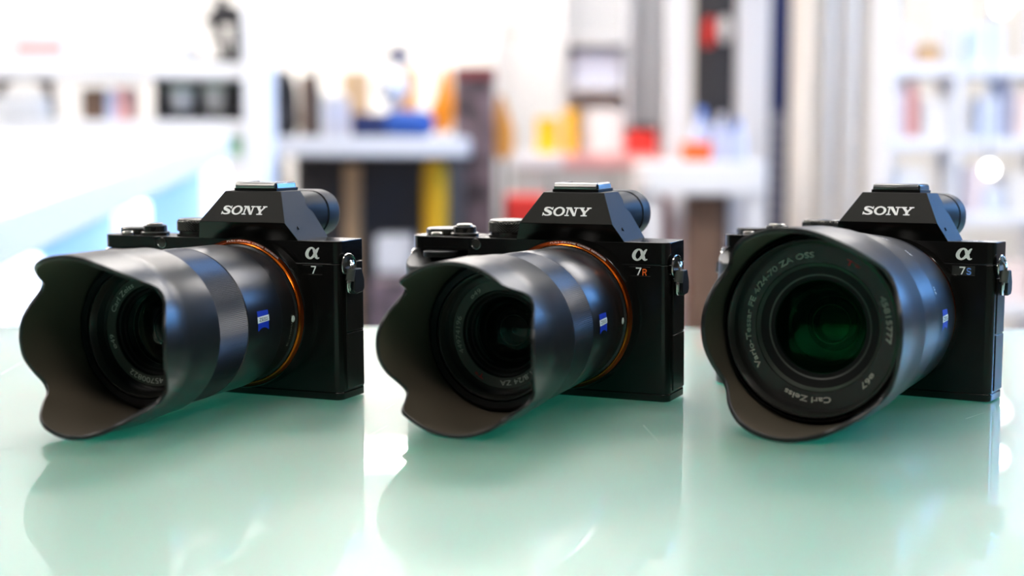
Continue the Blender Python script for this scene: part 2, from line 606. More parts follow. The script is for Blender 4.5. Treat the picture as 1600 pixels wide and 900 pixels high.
    # port covers on the visible flank
    for z0, z1 in ((29.4, 53.5), (4.4, 28.8)):
        pc = MB()
        pc.box((45.6, 5.4, z0), (46.35, 20.2, z1))
        B(pc, 'port_cover', 'body', bevel=0.3)
    # rear screen
    rs = MB()
    rs.box((-42, 21.4, 8), (36, 25.5, 62))
    B(rs, 'rear_screen', 'dark', bevel=1.0)
    # strap lugs
    for sx in (-1, 1):
        xb = 46.0 if sx > 0 else -80.8
        yb = 5.2 if sx > 0 else 11.0
        zs = 0 if sx > 0 else -1.5
        lg = MB()
        P = lambda a, y, z: (xb + sx * a, yb + y, z + zs)
        lg.tube([P(-0.5, 0.5, 58.5), P(0.9, 0.4, 58.5)], [1.7, 1.3], 16)
        # bent eyelet: leans away from the flank
        loop = catmull([P(1.6, -4.0, 62.3), P(2.0, -0.4, 63.6), P(2.3, 3.6, 61.4), P(2.3, 4.8, 58.0), P(1.9, 3.0, 55.6), P(1.3, -2.0, 55.2),
                        P(1.2, -4.6, 57.2)], 5, True)
        lg.tube(loop, 0.5, 10, True)
        lug = B(lg, 'strap_lug', 'chrome')
        pl = MB()
        inner = [(x - sx * 0.25, y, z) for x, y, z in loop]
        pl.add(inner, [tuple(range(len(inner)))])
        B(pl, 'lug_plate', 'silver', parent=lug)
        ho = MB()
        hc = P(2.35, 1.2, 60.4)
        ho.add([(hc[0] + sx * .05, hc[1] + 1.5 * cos(2 * pi * k / 16), hc[2] + 1.5 * sin(2 * pi * k / 16)) for k in range(16)], [tuple(range(16))])
        B(ho, 'lug_hole', 'dark', parent=lug)
        sr = MB()
        for d in (-0.75, 0.75):
            pth = catmull([P(2.6 + d * .3, 0.6 + d, 60.6), P(3.5, -0.6 + d, 58.6), P(3.3, -1.8 + d, 54.5), P(3.0, -2.6 + d, 51.0), P(2.6, -1.6 + d, 47.9),
                           P(2.4, 1.0 + d, 46.9), P(2.2, 3.6 + d, 48.4), P(2.2, 3.0 + d, 54.5)], 5)
            sr.tube(pth, 0.62, 8)
        B(sr, 'split_ring', 'chrome', parent=lug)
        ck = MB()
        ck.tube([P(3.4, -1.0, 56.9), P(3.2, -2.2, 52.2)], [1.9, 1.9], 20)
        B(ck, 'ring_sleeve', 'ring_grey', parent=lug)
        gd = MB()
        for a0, a1 in ((0.9, 4.6),):
            pts = [(yb + 0.2, 57.2 + zs), (yb + 6.2, 57.2 + zs), (yb + 8.6, 52.0 + zs), (yb + 8.6, 48.2 + zs), (yb + 7.0, 46.6 + zs), (yb + 1.6, 46.2 + zs), (yb - 0.6, 47.6 + zs)]
            n = len(pts)
            vs = [(xb + sx * a0, y, z) for y, z in pts] + [(xb + sx * a1, y, z) for y, z in pts]
            gd.add(vs, [tuple(range(n)), tuple(range(n, 2 * n))[::-1]] + [(i, n + i, n + (i + 1) % n, (i + 1) % n) for i in range(n)])
        guard = B(gd, 'ring_guard', 'rubber', parent=lug, bevel=0.5)
    return root


BODY = make_body()


def copy_tree(o, parent=None):
    c = o.copy()
    COL.objects.link(c)
    c.parent = parent
    for ch in list(o.children):
        copy_tree(ch, c)
    return c


# ------------------------------------------------------------------ lenses and hoods (fitted to each body)
C = (X0, Z0)


def ribbed(mb, y0, y1, r, seg, depth):
    n = seg * 2
    vs, fs = [], []
    prof = [(y0, 0, -0.5), (y0 - 0.3, 1, 0), (y1 + 0.3, 1, 0), (y1, 0, -0.5)]
    for y, on, dr in prof:
        for k in range(n):
            a = 2 * pi * k / n
            rr = r + dr - (depth if (k % 2 and on) else 0)
            vs.append((X0 + rr * cos(a), y, Z0 + rr * sin(a)))
    for j in range(3):
        for k in range(n):
            k2 = (k + 1) % n
            fs.append((j * n + k, (j + 1) * n + k, (j + 1) * n + k2, j * n + k2))
    return mb.add(vs, fs)


def interp(tab, x):
    for (a, va), (b, vb) in zip(tab, tab[1:]):
        if x <= b:
            t = (x - a) / (b - a)
            return va + (vb - va) * t
    return tab[-1][1]


def smooth_tab(tab):
    P = catmull(tab, 8)
    return P


def hood(root, prof, table, thick=1.7, lin='hood_in', inner_back=None):
    """prof: [(y, R)] of the outer skin from the rear; table: [(angle from the horizontal, y of the rim)]"""
    tab = smooth_tab(table)
    n = 240
    rim = []
    for k in range(n):
        a = (360.0 * k / n) % 180
        a = a if a <= 90 else 180 - a
        rim.append(interp(tab, a))
    Rt = [(-y, r) for y, r in prof] + [(400, prof[-1][1])]
    R = lambda y: interp(Rt, -y)
    ys = [y for y, r in prof]
    yl = max(rim) + 0.5           # last full circle
    fixed = [y for y in ys if y > yl + 0.5] + [yl]
    nr = 7
    rows = [[y] * n for y in fixed]
    for j in range(1, nr + 1):
        rows.append([yl + (rim[k] - yl) * j / nr for k in range(n)])

    def skin(off, rows, flip):
        vs, fs = [], []
        for row in rows:
            for k in range(n):
                a = 2 * pi * k / n
                r = R(row[k]) - off
                vs.append((X0 + r * cos(a), row[k], Z0 + r * sin(a)))
        for j in range(len(rows) - 1):
            for k in range(n):
                k2 = (k + 1) % n
                q = (j * n + k, (j + 1) * n + k, (j + 1) * n + k2, j * n + k2)
                fs.append(q[::-1] if flip else q)
        return vs, fs
    mb = MB()
    # outer skin, rounded rim
    vo, fo = skin(0, rows, False)
    edge = []
    ne = len(rows)
    for d, off in ((0.0, 0.0), (0.28, 0.25), (0.36, thick / 2), (0.28, thick - 0.25), (0.0, thick)):
        edge.append((d, off))
    vs = list(vo)
    fs = list(fo)
    prev = (ne - 1) * n
    for d, off in edge[1:]:
        base = len(vs)
        for k in range(n):
            a = 2 * pi * k / n
            r = R(rim[k]) - off
            vs.append((X0 + r * cos(a), rim[k] - d, Z0 + r * sin(a)))
        for k in range(n):
            k2 = (k + 1) % n
            fs.append((prev + k, base + k, base + k2, prev + k2))
        prev = base
    # rear face of the hood down to the barrel
    base = len(vs)
    for k in range(n):
        a = 2 * pi * k / n
        r = R(ys[0]) - 2.6
        vs.append((X0 + r * cos(a), ys[0] + 0.2, Z0 + r * sin(a)))
    for k in range(n):
        k2 = (k + 1) % n
        fs.append((k, k2, base + k2, base + k))
    mb.add(vs, fs)
    h = mb.build('lens_hood', 'hood', root, angle=40)
    # inner lining
    inr = [[y] * n for y in (inner_back, (inner_back + yl) / 2)] + rows[len(fixed) - 1:]
    li = MB()
    li.add(*skin(thick, inr, True))
    li.build('hood_lining', lin, h, angle=40)
    return h


def badge(parent, y0, y1, R, p0, p1):
    """blue shield with a pale band and the maker's name, wrapped on the barrel"""
    mb = MB()
    n = 12
    vs, fs = [], []
    for j in range(9):
        for i in range(n + 1):
            u = i / n
            y = y0 + (y1 - y0) * u
            lowp = p1 + 2.4 * (1 - (2 * u - 1) ** 2)
            ph = radians(p0 + (lowp - p0) * j / 8)
            r = R(y) + 0.16
            vs.append((X0 + r * cos(ph), y, Z0 + r * sin(ph)))
    for j in range(8):
        for i in range(n):
            a = j * (n + 1) + i
            fs.append((a, a + n + 1, a + n + 2, a + 1))
    mb.add(vs, fs)
    b = mb.build('maker_badge', 'blue', parent)
    mid = p0 + (p1 - p0) * 0.42
    hb = abs(p1 - p0) * 0.15
    mb = MB()
    vs, fs = [], []
    for j in range(3):
        for i in range(n + 1):
            u = i / n
            y = y0 + (y1 - y0) * (u * 1.06 - 0.03)
            ph = radians(mid + hb - hb * j + 1.2 * (u - .5) * 0.6)
            r = R(y) + 0.22
            vs.append((X0 + r * cos(ph), y, Z0 + r * sin(ph)))
    for j in range(2):
        for i in range(n):
            a = j * (n + 1) + i
            fs.append((a, a + n + 1, a + n + 2, a + 1))
    mb.add(vs, fs)
    mb.build('badge_band', 'white', parent)
    hh = 2 * hb * pi / 180 * R(y0) * 0.62
    tx = text_geo('ZEISS', 1.0)
    wtxt = (tx[3] - tx[2]) * hh / 0.73
    o = barrel_text('badge_lettering', 'ZEISS', 'dark', parent, C, R, y0 + 0.8, mid - hb * 0.62, hh, 'y', (abs(y1 - y0) - 1.6) / wtxt, 2.6)


def front_group(lens, yn, r_in, r_out, glass, y_rim, r_rim, glass_m, elem_m, ringm='ring_grey', depth=9.0, iris=4.0):
    """everything seen down the front of a lens"""
    mb = MB()
    mb.lathe([(y_rim + 3, r_rim + 1.6), (y_rim + 0.4, r_rim + 1.5), (y_rim, r_rim + 1.1), (y_rim, r_rim + 0.5), (y_rim + 0.6, r_rim),
              (y_rim + 1.2, r_rim - 0.45), (y_rim + 1.7, r_rim), (y_rim + 2.3, r_rim - 0.45), (y_rim + 2.8, r_rim), (y_rim + 3.4, r_rim - 0.45),
              (y_rim + 4.2, r_rim - 0.2), (yn + 0.1, r_rim - 0.6), (yn + 0.1, r_out)], 128, C)
    mb.build('filter_thread', 'ring_black', lens)
    mb = MB()
    mb.lathe([(yn - 0.2, r_out + 0.1), (yn, r_in), (yn + 0.5, r_in - 0.2)], 128, C)
    nr = mb.build('name_ring', ringm, lens)
    mb = MB()
    a = glass
    mb.lathe([(yn + 0.5, r_in - 0.1), (yn + 1.8, r_in - 0.6), (yn + 2.0, r_in - 1.4), (yn + 3.4, a + 0.9), (yn + 3.4, a + 0.3), (yn + 4.0, a)], 128, C)
    mb.build('inner_baffle', 'dark', lens)
    # front element: shallow dome
    mb = MB()
    pts = [(yn + 4.2 - 3.2 * (1 - (k / 10) ** 2), a * k / 10 + 0.001) for k in range(11)]
    mb.lathe(pts[::-1], 96, C)
    mb.build('front_element', glass_m, lens)
    # barrels and elements behind it
    y = yn + 4.3
    mb = MB()
    prof = [(y, a), (y + depth * .45, a * .86), (y + depth * .45, a * .78)]
    rr = a * .60
    prof += [(y + depth * .8, a * .64)]
    prof += [(y + depth, rr)]
    mb.lathe(prof, 96, C)
    mb.build('element_holder', 'dark', lens)
    mb = MB()
    pts = [(y + depth - 2.6 * (1 - (k / 10) ** 2), rr * k / 10 + 0.001) for k in range(11)]
    mb.lathe(pts[::-1], 96, C)
    mb.build('inner_element', elem_m, lens)
    mb = MB()
    r2 = rr * 0.72
    mb.lathe([(y + depth - 2.75, r2 * 1.02), (y + depth - 2.9, r2), (y + depth - 2.6, r2 * .96)], 96, C)
    mb.build('element_rim', 'ring_grey', lens)
    mb = MB()
    mb.lathe([(y + depth - 2.85, iris * .35), (y + depth - 2.86, 0.001)], 24, C)
    mb.build('iris_opening', 'dark', lens)
    return nr


def lens_prime(root, first):
    if first:
        prof = [(-6, 28), (-6.9, 30.3), (-7.9, 30.4), (-8.3, 29.5), (-9.3, 29.5), (-20.4, 29.9), (-20.9, 30.2), (-21.3, 31.1), (-22, 31.25), (-47.3, 31.6), (-47.7, 31.3), (-47.9, 30.6), (-50, 30.6),
                (-70, 30.6), (-75, 30.4), (-76, 29.0), (-76, 26.5)]
    else:
        prof = [(-6, 28), (-6.9, 30.3), (-7.9, 30.4), (-8.3, 29.5), (-9.3, 29.4), (-17.5, 29.7), (-18.2, 30.0), (-26, 30.6), (-47.6, 31.2), (-48.1, 31.0), (-48.4, 30.4), (-69, 30.4), (-74, 30.2), (-75, 29.0),
                (-75, 26.5)]
    mb = MB()
    mb.lathe(prof, 160, C)
    lens = mb.build('lens', 'barrel', root, angle=28)
    R = lambda y: interp([(-a, b) for a, b in prof], -y)
    fr = MB()
    if first:
        ribbed(fr, -48.0, -69.8, 31.75, 270, 0.26)
    else:
        ribbed(fr, -48.4, -69.6, 31.35, 260, 0.14)
    fr.build('focus_ring', 'ribs' if first else 'barrel', lens, angle=20)
    badge(lens, -40.8, -32.5, R, 10.8, -4.3)
    # index dot and mount lettering
    mb = MB()
    vs = [(X0, 0, 0)]
    n = 20
    ph0, yc = radians(-1.2), -10.9
    vs = []
    for k in range(n):
        a = 2 * pi * k / n
        ph = ph0 + 1.45 * sin(a) / 29.5
        y = yc + 1.5 * cos(a)
        vs.append((X0 + (R(y) + 0.45) * cos(ph), y, Z0 + (R(y) + 0.45) * sin(ph)))
    vs.append((X0 + (R(yc) + 0.8) * cos(ph0), yc, Z0 + (R(yc) + 0.8) * sin(ph0)))
    mb.add(vs, [(i, (i + 1) % n, n) for i in range(n)])
    mb.build('index_dot', 'white', lens)
    barrel_text('mount_lettering', 'E-mount', 'dim_ink' if first else 'ring_grey', lens, C, R, -11.0, -24.5, 1.5, 'phi', 2.0)
    if first:
        front_group(lens, -68.5, 18.5, 22.3, 15.6, -76.0, 24.9, M['lens_glass'], 'element', depth=9, iris=1)
        for body, a0, a1, h in (('Carl Zeiss', 160, 116, 2.3), ('ø49', 204, 187, 2.2), ('45700822', 283, 236, 2.3)):
            ring_text('ring_lettering', body, 'grey_ink', lens, C, -68.85, 20.3, a0, a1, h)
        prof_h = [(-70.4, 33.2), (-71.2, 33.5), (-89.5, 34.0), (-90.2, 34.45), (-126, 34.5)]
        tab = [(0, -106.6), (12, -105.8), (22, -103.0), (30, -100.3), (35, -100.0), (40, -101.6), (46, -107.0), (55, -113.6), (63, -117.2), (72, -119.0), (90, -120.2)]
        hood(root, prof_h, tab, 1.7, inner_back=-72.0)
    else:
        front_group(lens, -68.7, 17.9, 21.8, 14.6, -75.0, 24.6, M['lens_glass'], 'element', ringm='ring_grey', depth=10, iris=2.4)
        for body, a0, a1, h, m in (('ø49', 134, 118, 1.9, 'dim_ink'), ('44974196', 206, 161, 2.1, 'dim_ink'), ('T*', 245, 233, 2.0, 'red'), ('1.8/24 ZA', 311, 267, 2.1, 'grey_ink')):
            ring_text('ring_lettering', body, m, lens, C, -69.05, 19.8, a0, a1, h)
        prof_h = [(-70.0, 31.9), (-70.8, 32.3), (-88.0, 33.0), (-88.8, 33.35), (-126, 33.5)]
        tab = [(0, -112.0), (10, -111.2), (20, -107.8), (28, -103.0), (34, -100.6), (38, -101.2), (42, -105.2), (46.5, -111.0), (50, -113.6), (55, -113.6), (70, -113.4), (90, -113.2)]
        hood(root, prof_h, tab, 1.5, inner_back=-71.6)
    return lens


def lens_zoom(root):
    prof = [(-6, 30), (-7.2, 30.5), (-8.1, 30.8), (-9.2, 32.2), (-11.5, 33.4), (-16, 34.3), (-28, 35.1), (-40, 35.6), (-49.4, 36.0), (-49.8, 35.5), (-50.2, 35.5), (-72, 36.4), (-76, 36.6), (-82, 36.9), (-99, 36.5), (-100, 35.8)]
    mb = MB()
    mb.lathe(prof, 160, C)
    lens = mb.build('lens', 'barrel', root, angle=28)
    R = lambda y: interp([(-a, b) for a, b in prof], -y)
    zr = MB()
    ribbed(zr, -50.2, -64.5, 36.55, 260, 0.07)
    zr.build('zoom_ring', 'barrel', lens, angle=20)
    zr = MB()
    ribbed(zr, -65.0, -77.5, 37.0, 130, 0.03)
    zr.build('focus_ring', 'barrel', lens, angle=20)
    badge(lens, -41.5, -32.0, R, 8.6, -5.6)
    for body, ph in (('35', 67), ('50', 49), ('70', 19)):
        barrel_text('zoom_number', body, 'white', lens, C, R, -46.2, ph, 2.3, 'phi', 1.25, 3.0)
    yn = -93.2
    front_group(lens, yn, 25.6, 32.2, 18.4, -100.2, 33.6, M['lens_glass_green'], 'element_green', ringm='ring_black', depth=16, iris=1.6)
    for body, a0, a1, h, m in (('Vario-Tessar FE 4/24-70 ZA OSS', 216, 94, 2.25, 'ivory'), ('T*', 67.5, 56, 2.2, 'red'), ('45815777', 28, -9, 2.2, 'ivory'),
                               ('ø67', -36, -50, 2.2, 'ivory'), ('Carl Zeiss', -77, -116, 2.3, 'ivory')):
        ring_text('ring_lettering', body, m, lens, C, yn - 0.45, 28.7, a0, a1, h, bold=0.06 if m == 'ivory' else 0.0)
    # broad grey-green ring between lettering and glass
    mb = MB()
    mb.lathe([(yn + 0.6, 25.3), (yn + 2.6, 23.6), (yn + 3.0, 20.4), (yn + 3.6, 19.6)], 128, C)
    mb.build('inner_ring', 'ring_grey', lens)
    prof_h = [(-79.0, 38.4), (-80.0, 39.0), (-92.0, 39.6), (-93.0, 39.9), (-140, 40.1)]
    tab = [(0, -115.2), (12, -114.2), (22, -111.6), (30, -108.8), (35, -108.2), (40, -110.4), (47, -117.0), (55, -123.0), (64, -127.6), (76, -130.2), (90, -131.2)]
    hood(root, prof_h, tab, 1.9, inner_back=-82.0)
    return lens


def model_plate(root, mark, ink, backing):
    pl = MB()
    pl.box((27.8, -0.06, 54.85), (37.6, 0.1, 58.45))
    p = pl.build('model_plate', backing, root)
    put = lambda ox, w: (lambda x, y: (ox + x * w, -0.16, 55.0 + y * 3.4))
    x7 = 32.0 if not mark else 31.0
    seven = MB()
    q = put(x7, 2.3)
    poly(seven, [(0, .84), (1.1, .84), (1.1, 1.0), (0, 1.0)], q)
    poly(seven, [(.84, .90), (1.1, .90), (.52, 0), (.24, 0)], q)
    seven.build('model_number', 'white', p, smooth=False)
    if mark:
        l = MB()
        q = put(x7 + 3.0, 2.1)
        if mark == 'R':
            poly(l, [(0, 0), (.22, 0), (.22, .86), (0, .86)], q)
            stroke(l, [(.1, .77, .09), (.62, .77, .09), (.86, .60, .09), (.62, .42, .09), (.1, .42, .09)], q, 5)
            poly(l, [(.42, .40), (.66, .40), (.98, 0), (.70, 0)], q)
        else:
            stroke(l, [(.90, .66, .08), (.72, .79, .085), (.30, .79, .085), (.12, .62, .09), (.34, .46, .09), (.70, .39, .09), (.90, .24, .09), (.70, .08, .085),
                       (.28, .08, .085), (.06, .20, .08)], q, 5)
        l.build('model_letter', ink, p, smooth=False)


def ring_caption(root):
    vs, fs, x0, x1, y0, y1 = text_geo('FULL-FRAME CMOS SENSOR', 1.0)
    ring = [c for c in root.children if c.name.startswith('mount_ring')][0]
    out = []
    k = 0.62 / 0.73
    for x, yy in vs:
        a = radians(100 - (100 - 50) * (x - x0) / (x1 - x0))
        rr = 31.65 + yy * k
        out.append((X0 + rr * cos(a), -6.78 + 0.5 * (rr - 31.4) / 1.05, Z0 + rr * sin(a)))
    MB().add(out, fs).build('ring_caption', 'white', ring, smooth=False)


ring_caption(BODY)
POSES = [(-115.99, 653.07, -22.924, 1.0809), (26.02, 652.40, -24.605, 1.7511), (167.09, 656.90, -30.254, -1.14)]
CAMS = [BODY, copy_tree(BODY), copy_tree(BODY)]
for i, (r, (x, y, a, t)) in enumerate(zip(CAMS, POSES)):
    tr = radians(t)
    z = max(0.0, -tr * 26)
    r.matrix_world = (Matrix.Translation((x * MM, y * MM, TABLE_Z + z * MM)) @ Matrix.Rotation(radians(a), 4, 'Z') @ Matrix.Rotation(tr, 4, 'X'))
lens_prime(CAMS[0], True)
lens_prime(CAMS[1], False)
lens_zoom(CAMS[2])
model_plate(CAMS[0], None, None, 'panel')
model_plate(CAMS[1], 'R', 'orange_ink', 'panel')
model_plate(CAMS[2], 'S', 'blue_ink', 'plate')
GRP = 'black cameras lined up on the glass counter'
tag(CAMS[0], 'black camera with ribbed lens ring and a plain 7 on its front plate', 'camera', GRP)
tag(CAMS[1], 'black camera with orange R after the 7, standing between the other two', 'camera', GRP)
tag(CAMS[2], 'black camera with wide green-tinted zoom lens and blue S after the 7', 'camera', GRP)

# ================================================================== the place
def PB(s=1.0):
    return MB()


def bld(mb, name, m, parent=None, bevel=0.0, smooth=True, **k):
    return mb.build(name, m, parent, scale=1.0, bevel=bevel, smooth=smooth, **k)


EZ = TABLE_Z + EYE
FPX = 2315.13


def at(px, py, Y):
    """a spot of the shop seen at that place of the photograph, Y metres ahead"""
    dx, dz = (px - 800) / FPX, -(py - 450) / FPX
    c, s = cos(PITCH), sin(PITCH)
    fy, fz = c + dz * s, -s + dz * c
    return Vector((dx / fy * Y, Y, EZ + fz / fy * Y))


def wx(px, Y):
    return at(px, 250, Y).x


def wz(py, Y):
    return at(800, py, Y).z


M['wall'] = mat('white_wall_paint', (0.86, 0.85, 0.83), 0.8, vary=0.03, vscale=3)
M['ceil'] = mat('white_ceiling_paint', (0.80, 0.80, 0.79), 0.9)
M['floor'] = mat('grey_shop_floor', (0.30, 0.28, 0.27), 0.45, vary=0.12, vscale=2)
M['dim_wall'] = mat('charcoal_wall_paint', (0.055, 0.05, 0.048), 0.8, vary=0.1, vscale=2)
M['panel_white'] = mat('white_laminate', (0.84, 0.84, 0.85), 0.4)
M['lamp'] = mat('lit_diffuser', (0.9, 0.9, 0.9), 0.5, emit=(1.0, 0.935, 0.865), estr=LAMP)
M['spot'] = mat('lit_spot', (0.9, 0.9, 0.9), 0.5, emit=(1.0, 0.98, 0.95), estr=30)
M['frame_grey'] = mat('grey_metal_frame', (0.42, 0.43, 0.44), 0.4, metal=0.3)

# ---- room shell
XL, XR, YF, YB, ZC = -3.6, 2.7, -2.2, 6.6, 2.9
tag(bld(MB().box((XL, YF, -0.1), (XR, YB, 0)), 'floor', 'floor'), kind='structure')
tag(bld(MB().box((XL, YF, ZC), (XR, YB, ZC + .1)), 'ceiling', 'ceil'), kind='structure')
tag(bld(MB().box((XL, YB, 0), (XR, YB + .12, ZC)), 'wall_back', 'wall'), kind='structure')
tag(bld(MB().box((XL - .12, YF, 0), (XL, YB, ZC)), 'wall_left', 'dim_wall'), kind='structure')
tag(bld(MB().box((XL, YF - .12, 0), (XR, YF, ZC)), 'wall_front', 'dim_wall'), kind='structure')
# right wall with a high window band
W0, W1, WZ0, WZ1 = 1.3, 4.4, 1.35, 2.78
rw = MB()
rw.box((XR, YF, 0), (XR + .12, W0, ZC)).box((XR, W1, 0), (XR + .12, YB, ZC))
rw.box((XR, W0, 0), (XR + .12, W1, WZ0)).box((XR, W0, WZ1), (XR + .12, W1, ZC))
tag(bld(rw, 'wall_right', 'dim_wall'), kind='structure')
wf = MB()
for a, b in ((W0, W0 + .06), ((W0 + W1) / 2 - .03, (W0 + W1) / 2 + .03), (W1 - .06, W1)):
    wf.box((XR + .02, a, WZ0), (XR + .09, b, WZ1))
for a, b in ((WZ0, WZ0 + .06), (WZ1 - .06, WZ1)):
    wf.box((XR + .02, W0, a), (XR + .09, W1, b))
win = tag(bld(wf, 'window_1', 'frame_grey'), kind='structure')
M['pane'] = glass_mat('window_glass', (1, 1, 1), (0.96, 0.98, 1.0))
for a, b in ((W0 + .06, (W0 + W1) / 2 - .03), ((W0 + W1) / 2 + .03, W1 - .06)):
    bld(MB().box((XR + .05, a, WZ0 + .06), (XR + .056, b, WZ1 - .06)), 'window_pane', M['pane'], win, smooth=False)
pl = bpy.data.lights.new('window_portal', 'AREA')
pl.shape = 'RECTANGLE'
pl.size, pl.size_y = W1 - W0, WZ1 - WZ0
pl.cycles.is_portal = True
po = bpy.data.objects.new('window_portal', pl)
po.matrix_world = Matrix.Translation((XR + .13, (W0 + W1) / 2, (WZ0 + WZ1) / 2)) @ Matrix.Rotation(pi / 2, 4, 'Y') @ Matrix.Rotation(pi / 2, 4, 'Z')
COL.objects.link(po)


# ---- lamps
def panel_lamp(x, y, w, d, z, label, drop=0.0):
    t = empty('ceiling_lamp', (x, y, z))
    bld(MB().box((-w / 2 - .03, -d / 2 - .03, 0), (w / 2 + .03, d / 2 + .03, .06)), 'lamp_housing', 'panel_white', t, bevel=.005)
    bld(MB().box((-w / 2, -d / 2, -.012), (w / 2, d / 2, 0.002)), 'lamp_diffuser', 'lamp', t)
    if drop:
        for sx in (-1, 1):
            bld(MB().tube([(sx * w * .4, 0, .05), (sx * w * .4, 0, drop)], .004, 6), 'hanging_rod', 'frame_grey', t)
    tag(t, label, 'lamp', 'ceiling lamps of the shop')


for lx, wl in ((-2.3, 'white-counter side'), (-.2, 'middle of its row'), (1.7, 'window side')):
    panel_lamp(lx, -.8, .70, .40, ZC - .07, 'small lit ceiling panel behind the viewer, ' + wl)
    panel_lamp(lx, 1.25, .62, .36, ZC - .07, 'lit ceiling panel just past the glass counter, ' + wl)
panel_lamp(-2.3, 2.75, 1.2, .6, ZC - .07, 'square lit ceiling panel over the end of the white sloping counter')
panel_lamp(-.2, 2.75, 1.2, .6, ZC - .07, 'square lit ceiling panel in front of the workbench')
panel_lamp(1.7, 2.75, 1.2, .6, ZC - .07, 'square lit ceiling panel in front of the white goods rack')
panel_lamp(-2.3, 5.3, 1.2, .6, ZC - .07, 'square lit ceiling panel near the wall behind the white shelving')
panel_lamp(-.2, 5.3, 1.2, .6, ZC - .07, 'square lit ceiling panel above the banner column')
panel_lamp(1.7, 5.3, 1.2, .6, ZC - .07, 'square lit ceiling panel behind the beige curtain')
panel_lamp(-.45, 5.6, .80, .36, 1.98, 'long hanging strip lamp above the workbench', drop=ZC - 1.98)

# ---- the glass counter
M['counter_glass'] = m = bpy.data.materials.new('frosted_green_glass')
m.use_nodes = True
b = m.node_tree.nodes['Principled BSDF']
b.subsurface_method = 'BURLEY'
b.inputs['Subsurface Weight'].default_value = 1.0
b.inputs['Subsurface Radius'].default_value = (0.10, 1.0, 0.8)
b.inputs['Subsurface Scale'].default_value = 0.06
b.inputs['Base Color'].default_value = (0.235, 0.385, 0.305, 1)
b.inputs['Emission Color'].default_value = (0.06, 0.60, 0.42, 1)   # faint glow added to the glass so the shadows on it turn teal
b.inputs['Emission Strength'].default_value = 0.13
b.inputs['Roughness'].default_value = 0.42
b.inputs['IOR'].default_value = 2.5
b.inputs['Specular IOR Level'].default_value = 0.5
b.inputs['Coat Weight'].default_value = 1.0
b.inputs['Coat Roughness'].default_value = 0.012
b.inputs['Coat IOR'].default_value = 1.38
CB = 0.921
ct = empty('display_counter', (0, 0, 0))
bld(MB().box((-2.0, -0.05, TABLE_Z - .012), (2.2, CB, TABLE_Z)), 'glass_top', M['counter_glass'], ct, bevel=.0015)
bld(MB().box((-1.95, 0.0, 0.08), (2.15, CB - .03, TABLE_Z - .0125)), 'counter_cabinet', 'panel_white', ct)
bld(MB().box((-1.93, 0.04, 0.0), (2.13, CB - .06, 0.081)), 'counter_plinth', 'frame_grey', ct)
tag(ct, 'pale green glass-topped counter the three black cameras stand on', 'counter')

M['scratch'] = mat('pale_scratch', (0.45, 0.55, 0.50), 0.5)


def on_glass(px, py):
    dx, dz = (px - 800) / FPX, -(py - 450) / FPX
    fy, fz = cos(PITCH) + dz * sin(PITCH), -sin(PITCH) + dz * cos(PITCH)
    t = -EYE / fz
    return Vector((dx * t, fy * t, TABLE_Z + .00012))


for a, b_ in (((2, 588), (40, 566)), ((574, 684), (606, 666)), ((604, 640), (617, 632)), ((1006, 664), (1030, 690)), ((1510, 652), (1540, 642))):
    A, B_ = on_glass(*a), on_glass(*b_)
    d = (B_ - A).normalized() * .0003
    nrm = Vector((-d.y, d.x, 0)) * .8
    bld(MB().add([A + nrm, B_ + nrm * .2, B_ - nrm * .2, A - nrm], [(3, 2, 1, 0)]), 'scratch', 'scratch', ct, smooth=False)

# ---- sloping white counter on one side
wc = empty('sloping_counter', (0, 0, 0))
YN, YE = 1.10, 3.05
f0, f1 = at(352, 213, 3.0), at(0, 340, 1.4)


def rail(Y):
    t = (Y - 1.4) / 1.6
    return f1.x + (f0.x - f1.x) * t, f1.z + (f0.z - f1.z) * t


xa, za = rail(YN)
xb, zb = rail(YE)
top = MB()
th = .05
top.add([(xa, YN, za), (xb, YE, zb), (-2.3, YE, zb), (-2.3, YN, za), (xa, YN, za - th), (xb, YE, zb - th), (-2.3, YE, zb - th), (-2.3, YN, za - th)],
        [(0, 1, 2, 3), (7, 6, 5, 4), (0, 4, 5, 1), (1, 5, 6, 2), (2, 6, 7, 3), (3, 7, 4, 0)])
bld(top, 'counter_top', 'panel_white', wc, bevel=.004)
M['blue_panel'] = mat('lit_blue_acrylic', (0.30, 0.50, 0.80), 0.4, spec=.2, emit=(0.32, 0.60, 1.0), estr=0.40)
M['deep_blue'] = mat('blue_card', (0.10, 0.30, 0.60), 0.5)
M['lit_post'] = mat('lit_white_tube', (0.9, 0.9, 0.9), 0.4, emit=(0.92, 0.97, 1.0), estr=1.2)
nb = 9
for k in range(nb):
    ya, yb_ = YN + (YE - YN) * k / nb, YN + (YE - YN) * (k + 1) / nb
    (x_0, z_0), (x_1, z_1) = rail(ya), rail(yb_)
    p = MB()
    i = .03
    p.add([(x_0 - i, ya, .05), (x_1 - i, yb_, .05), (x_1 - i, yb_, z_1 - th), (x_0 - i, ya, z_0 - th), (x_0 - i - .01, ya, .05), (x_1 - i - .01, yb_, .05),
           (x_1 - i - .01, yb_, z_1 - th), (x_0 - i - .01, ya, z_0 - th)], [(0, 3, 2, 1), (4, 5, 6, 7), (0, 1, 5, 4), (3, 7, 6, 2), (0, 4, 7, 3), (1, 2, 6, 5)])
    bld(p, 'side_panel', 'blue_panel', wc, smooth=False)
for Yp, w in ((2.93, .05), (2.10, .05), (1.50, .05), (1.18, .04)):
    x_, z_ = rail(Yp)
    bld(MB().box((x_ - .03, Yp - w, .05), (x_ + .002, Yp + w, z_ - th - .001)), 'lit_post', 'lit_post', wc, bevel=.008)
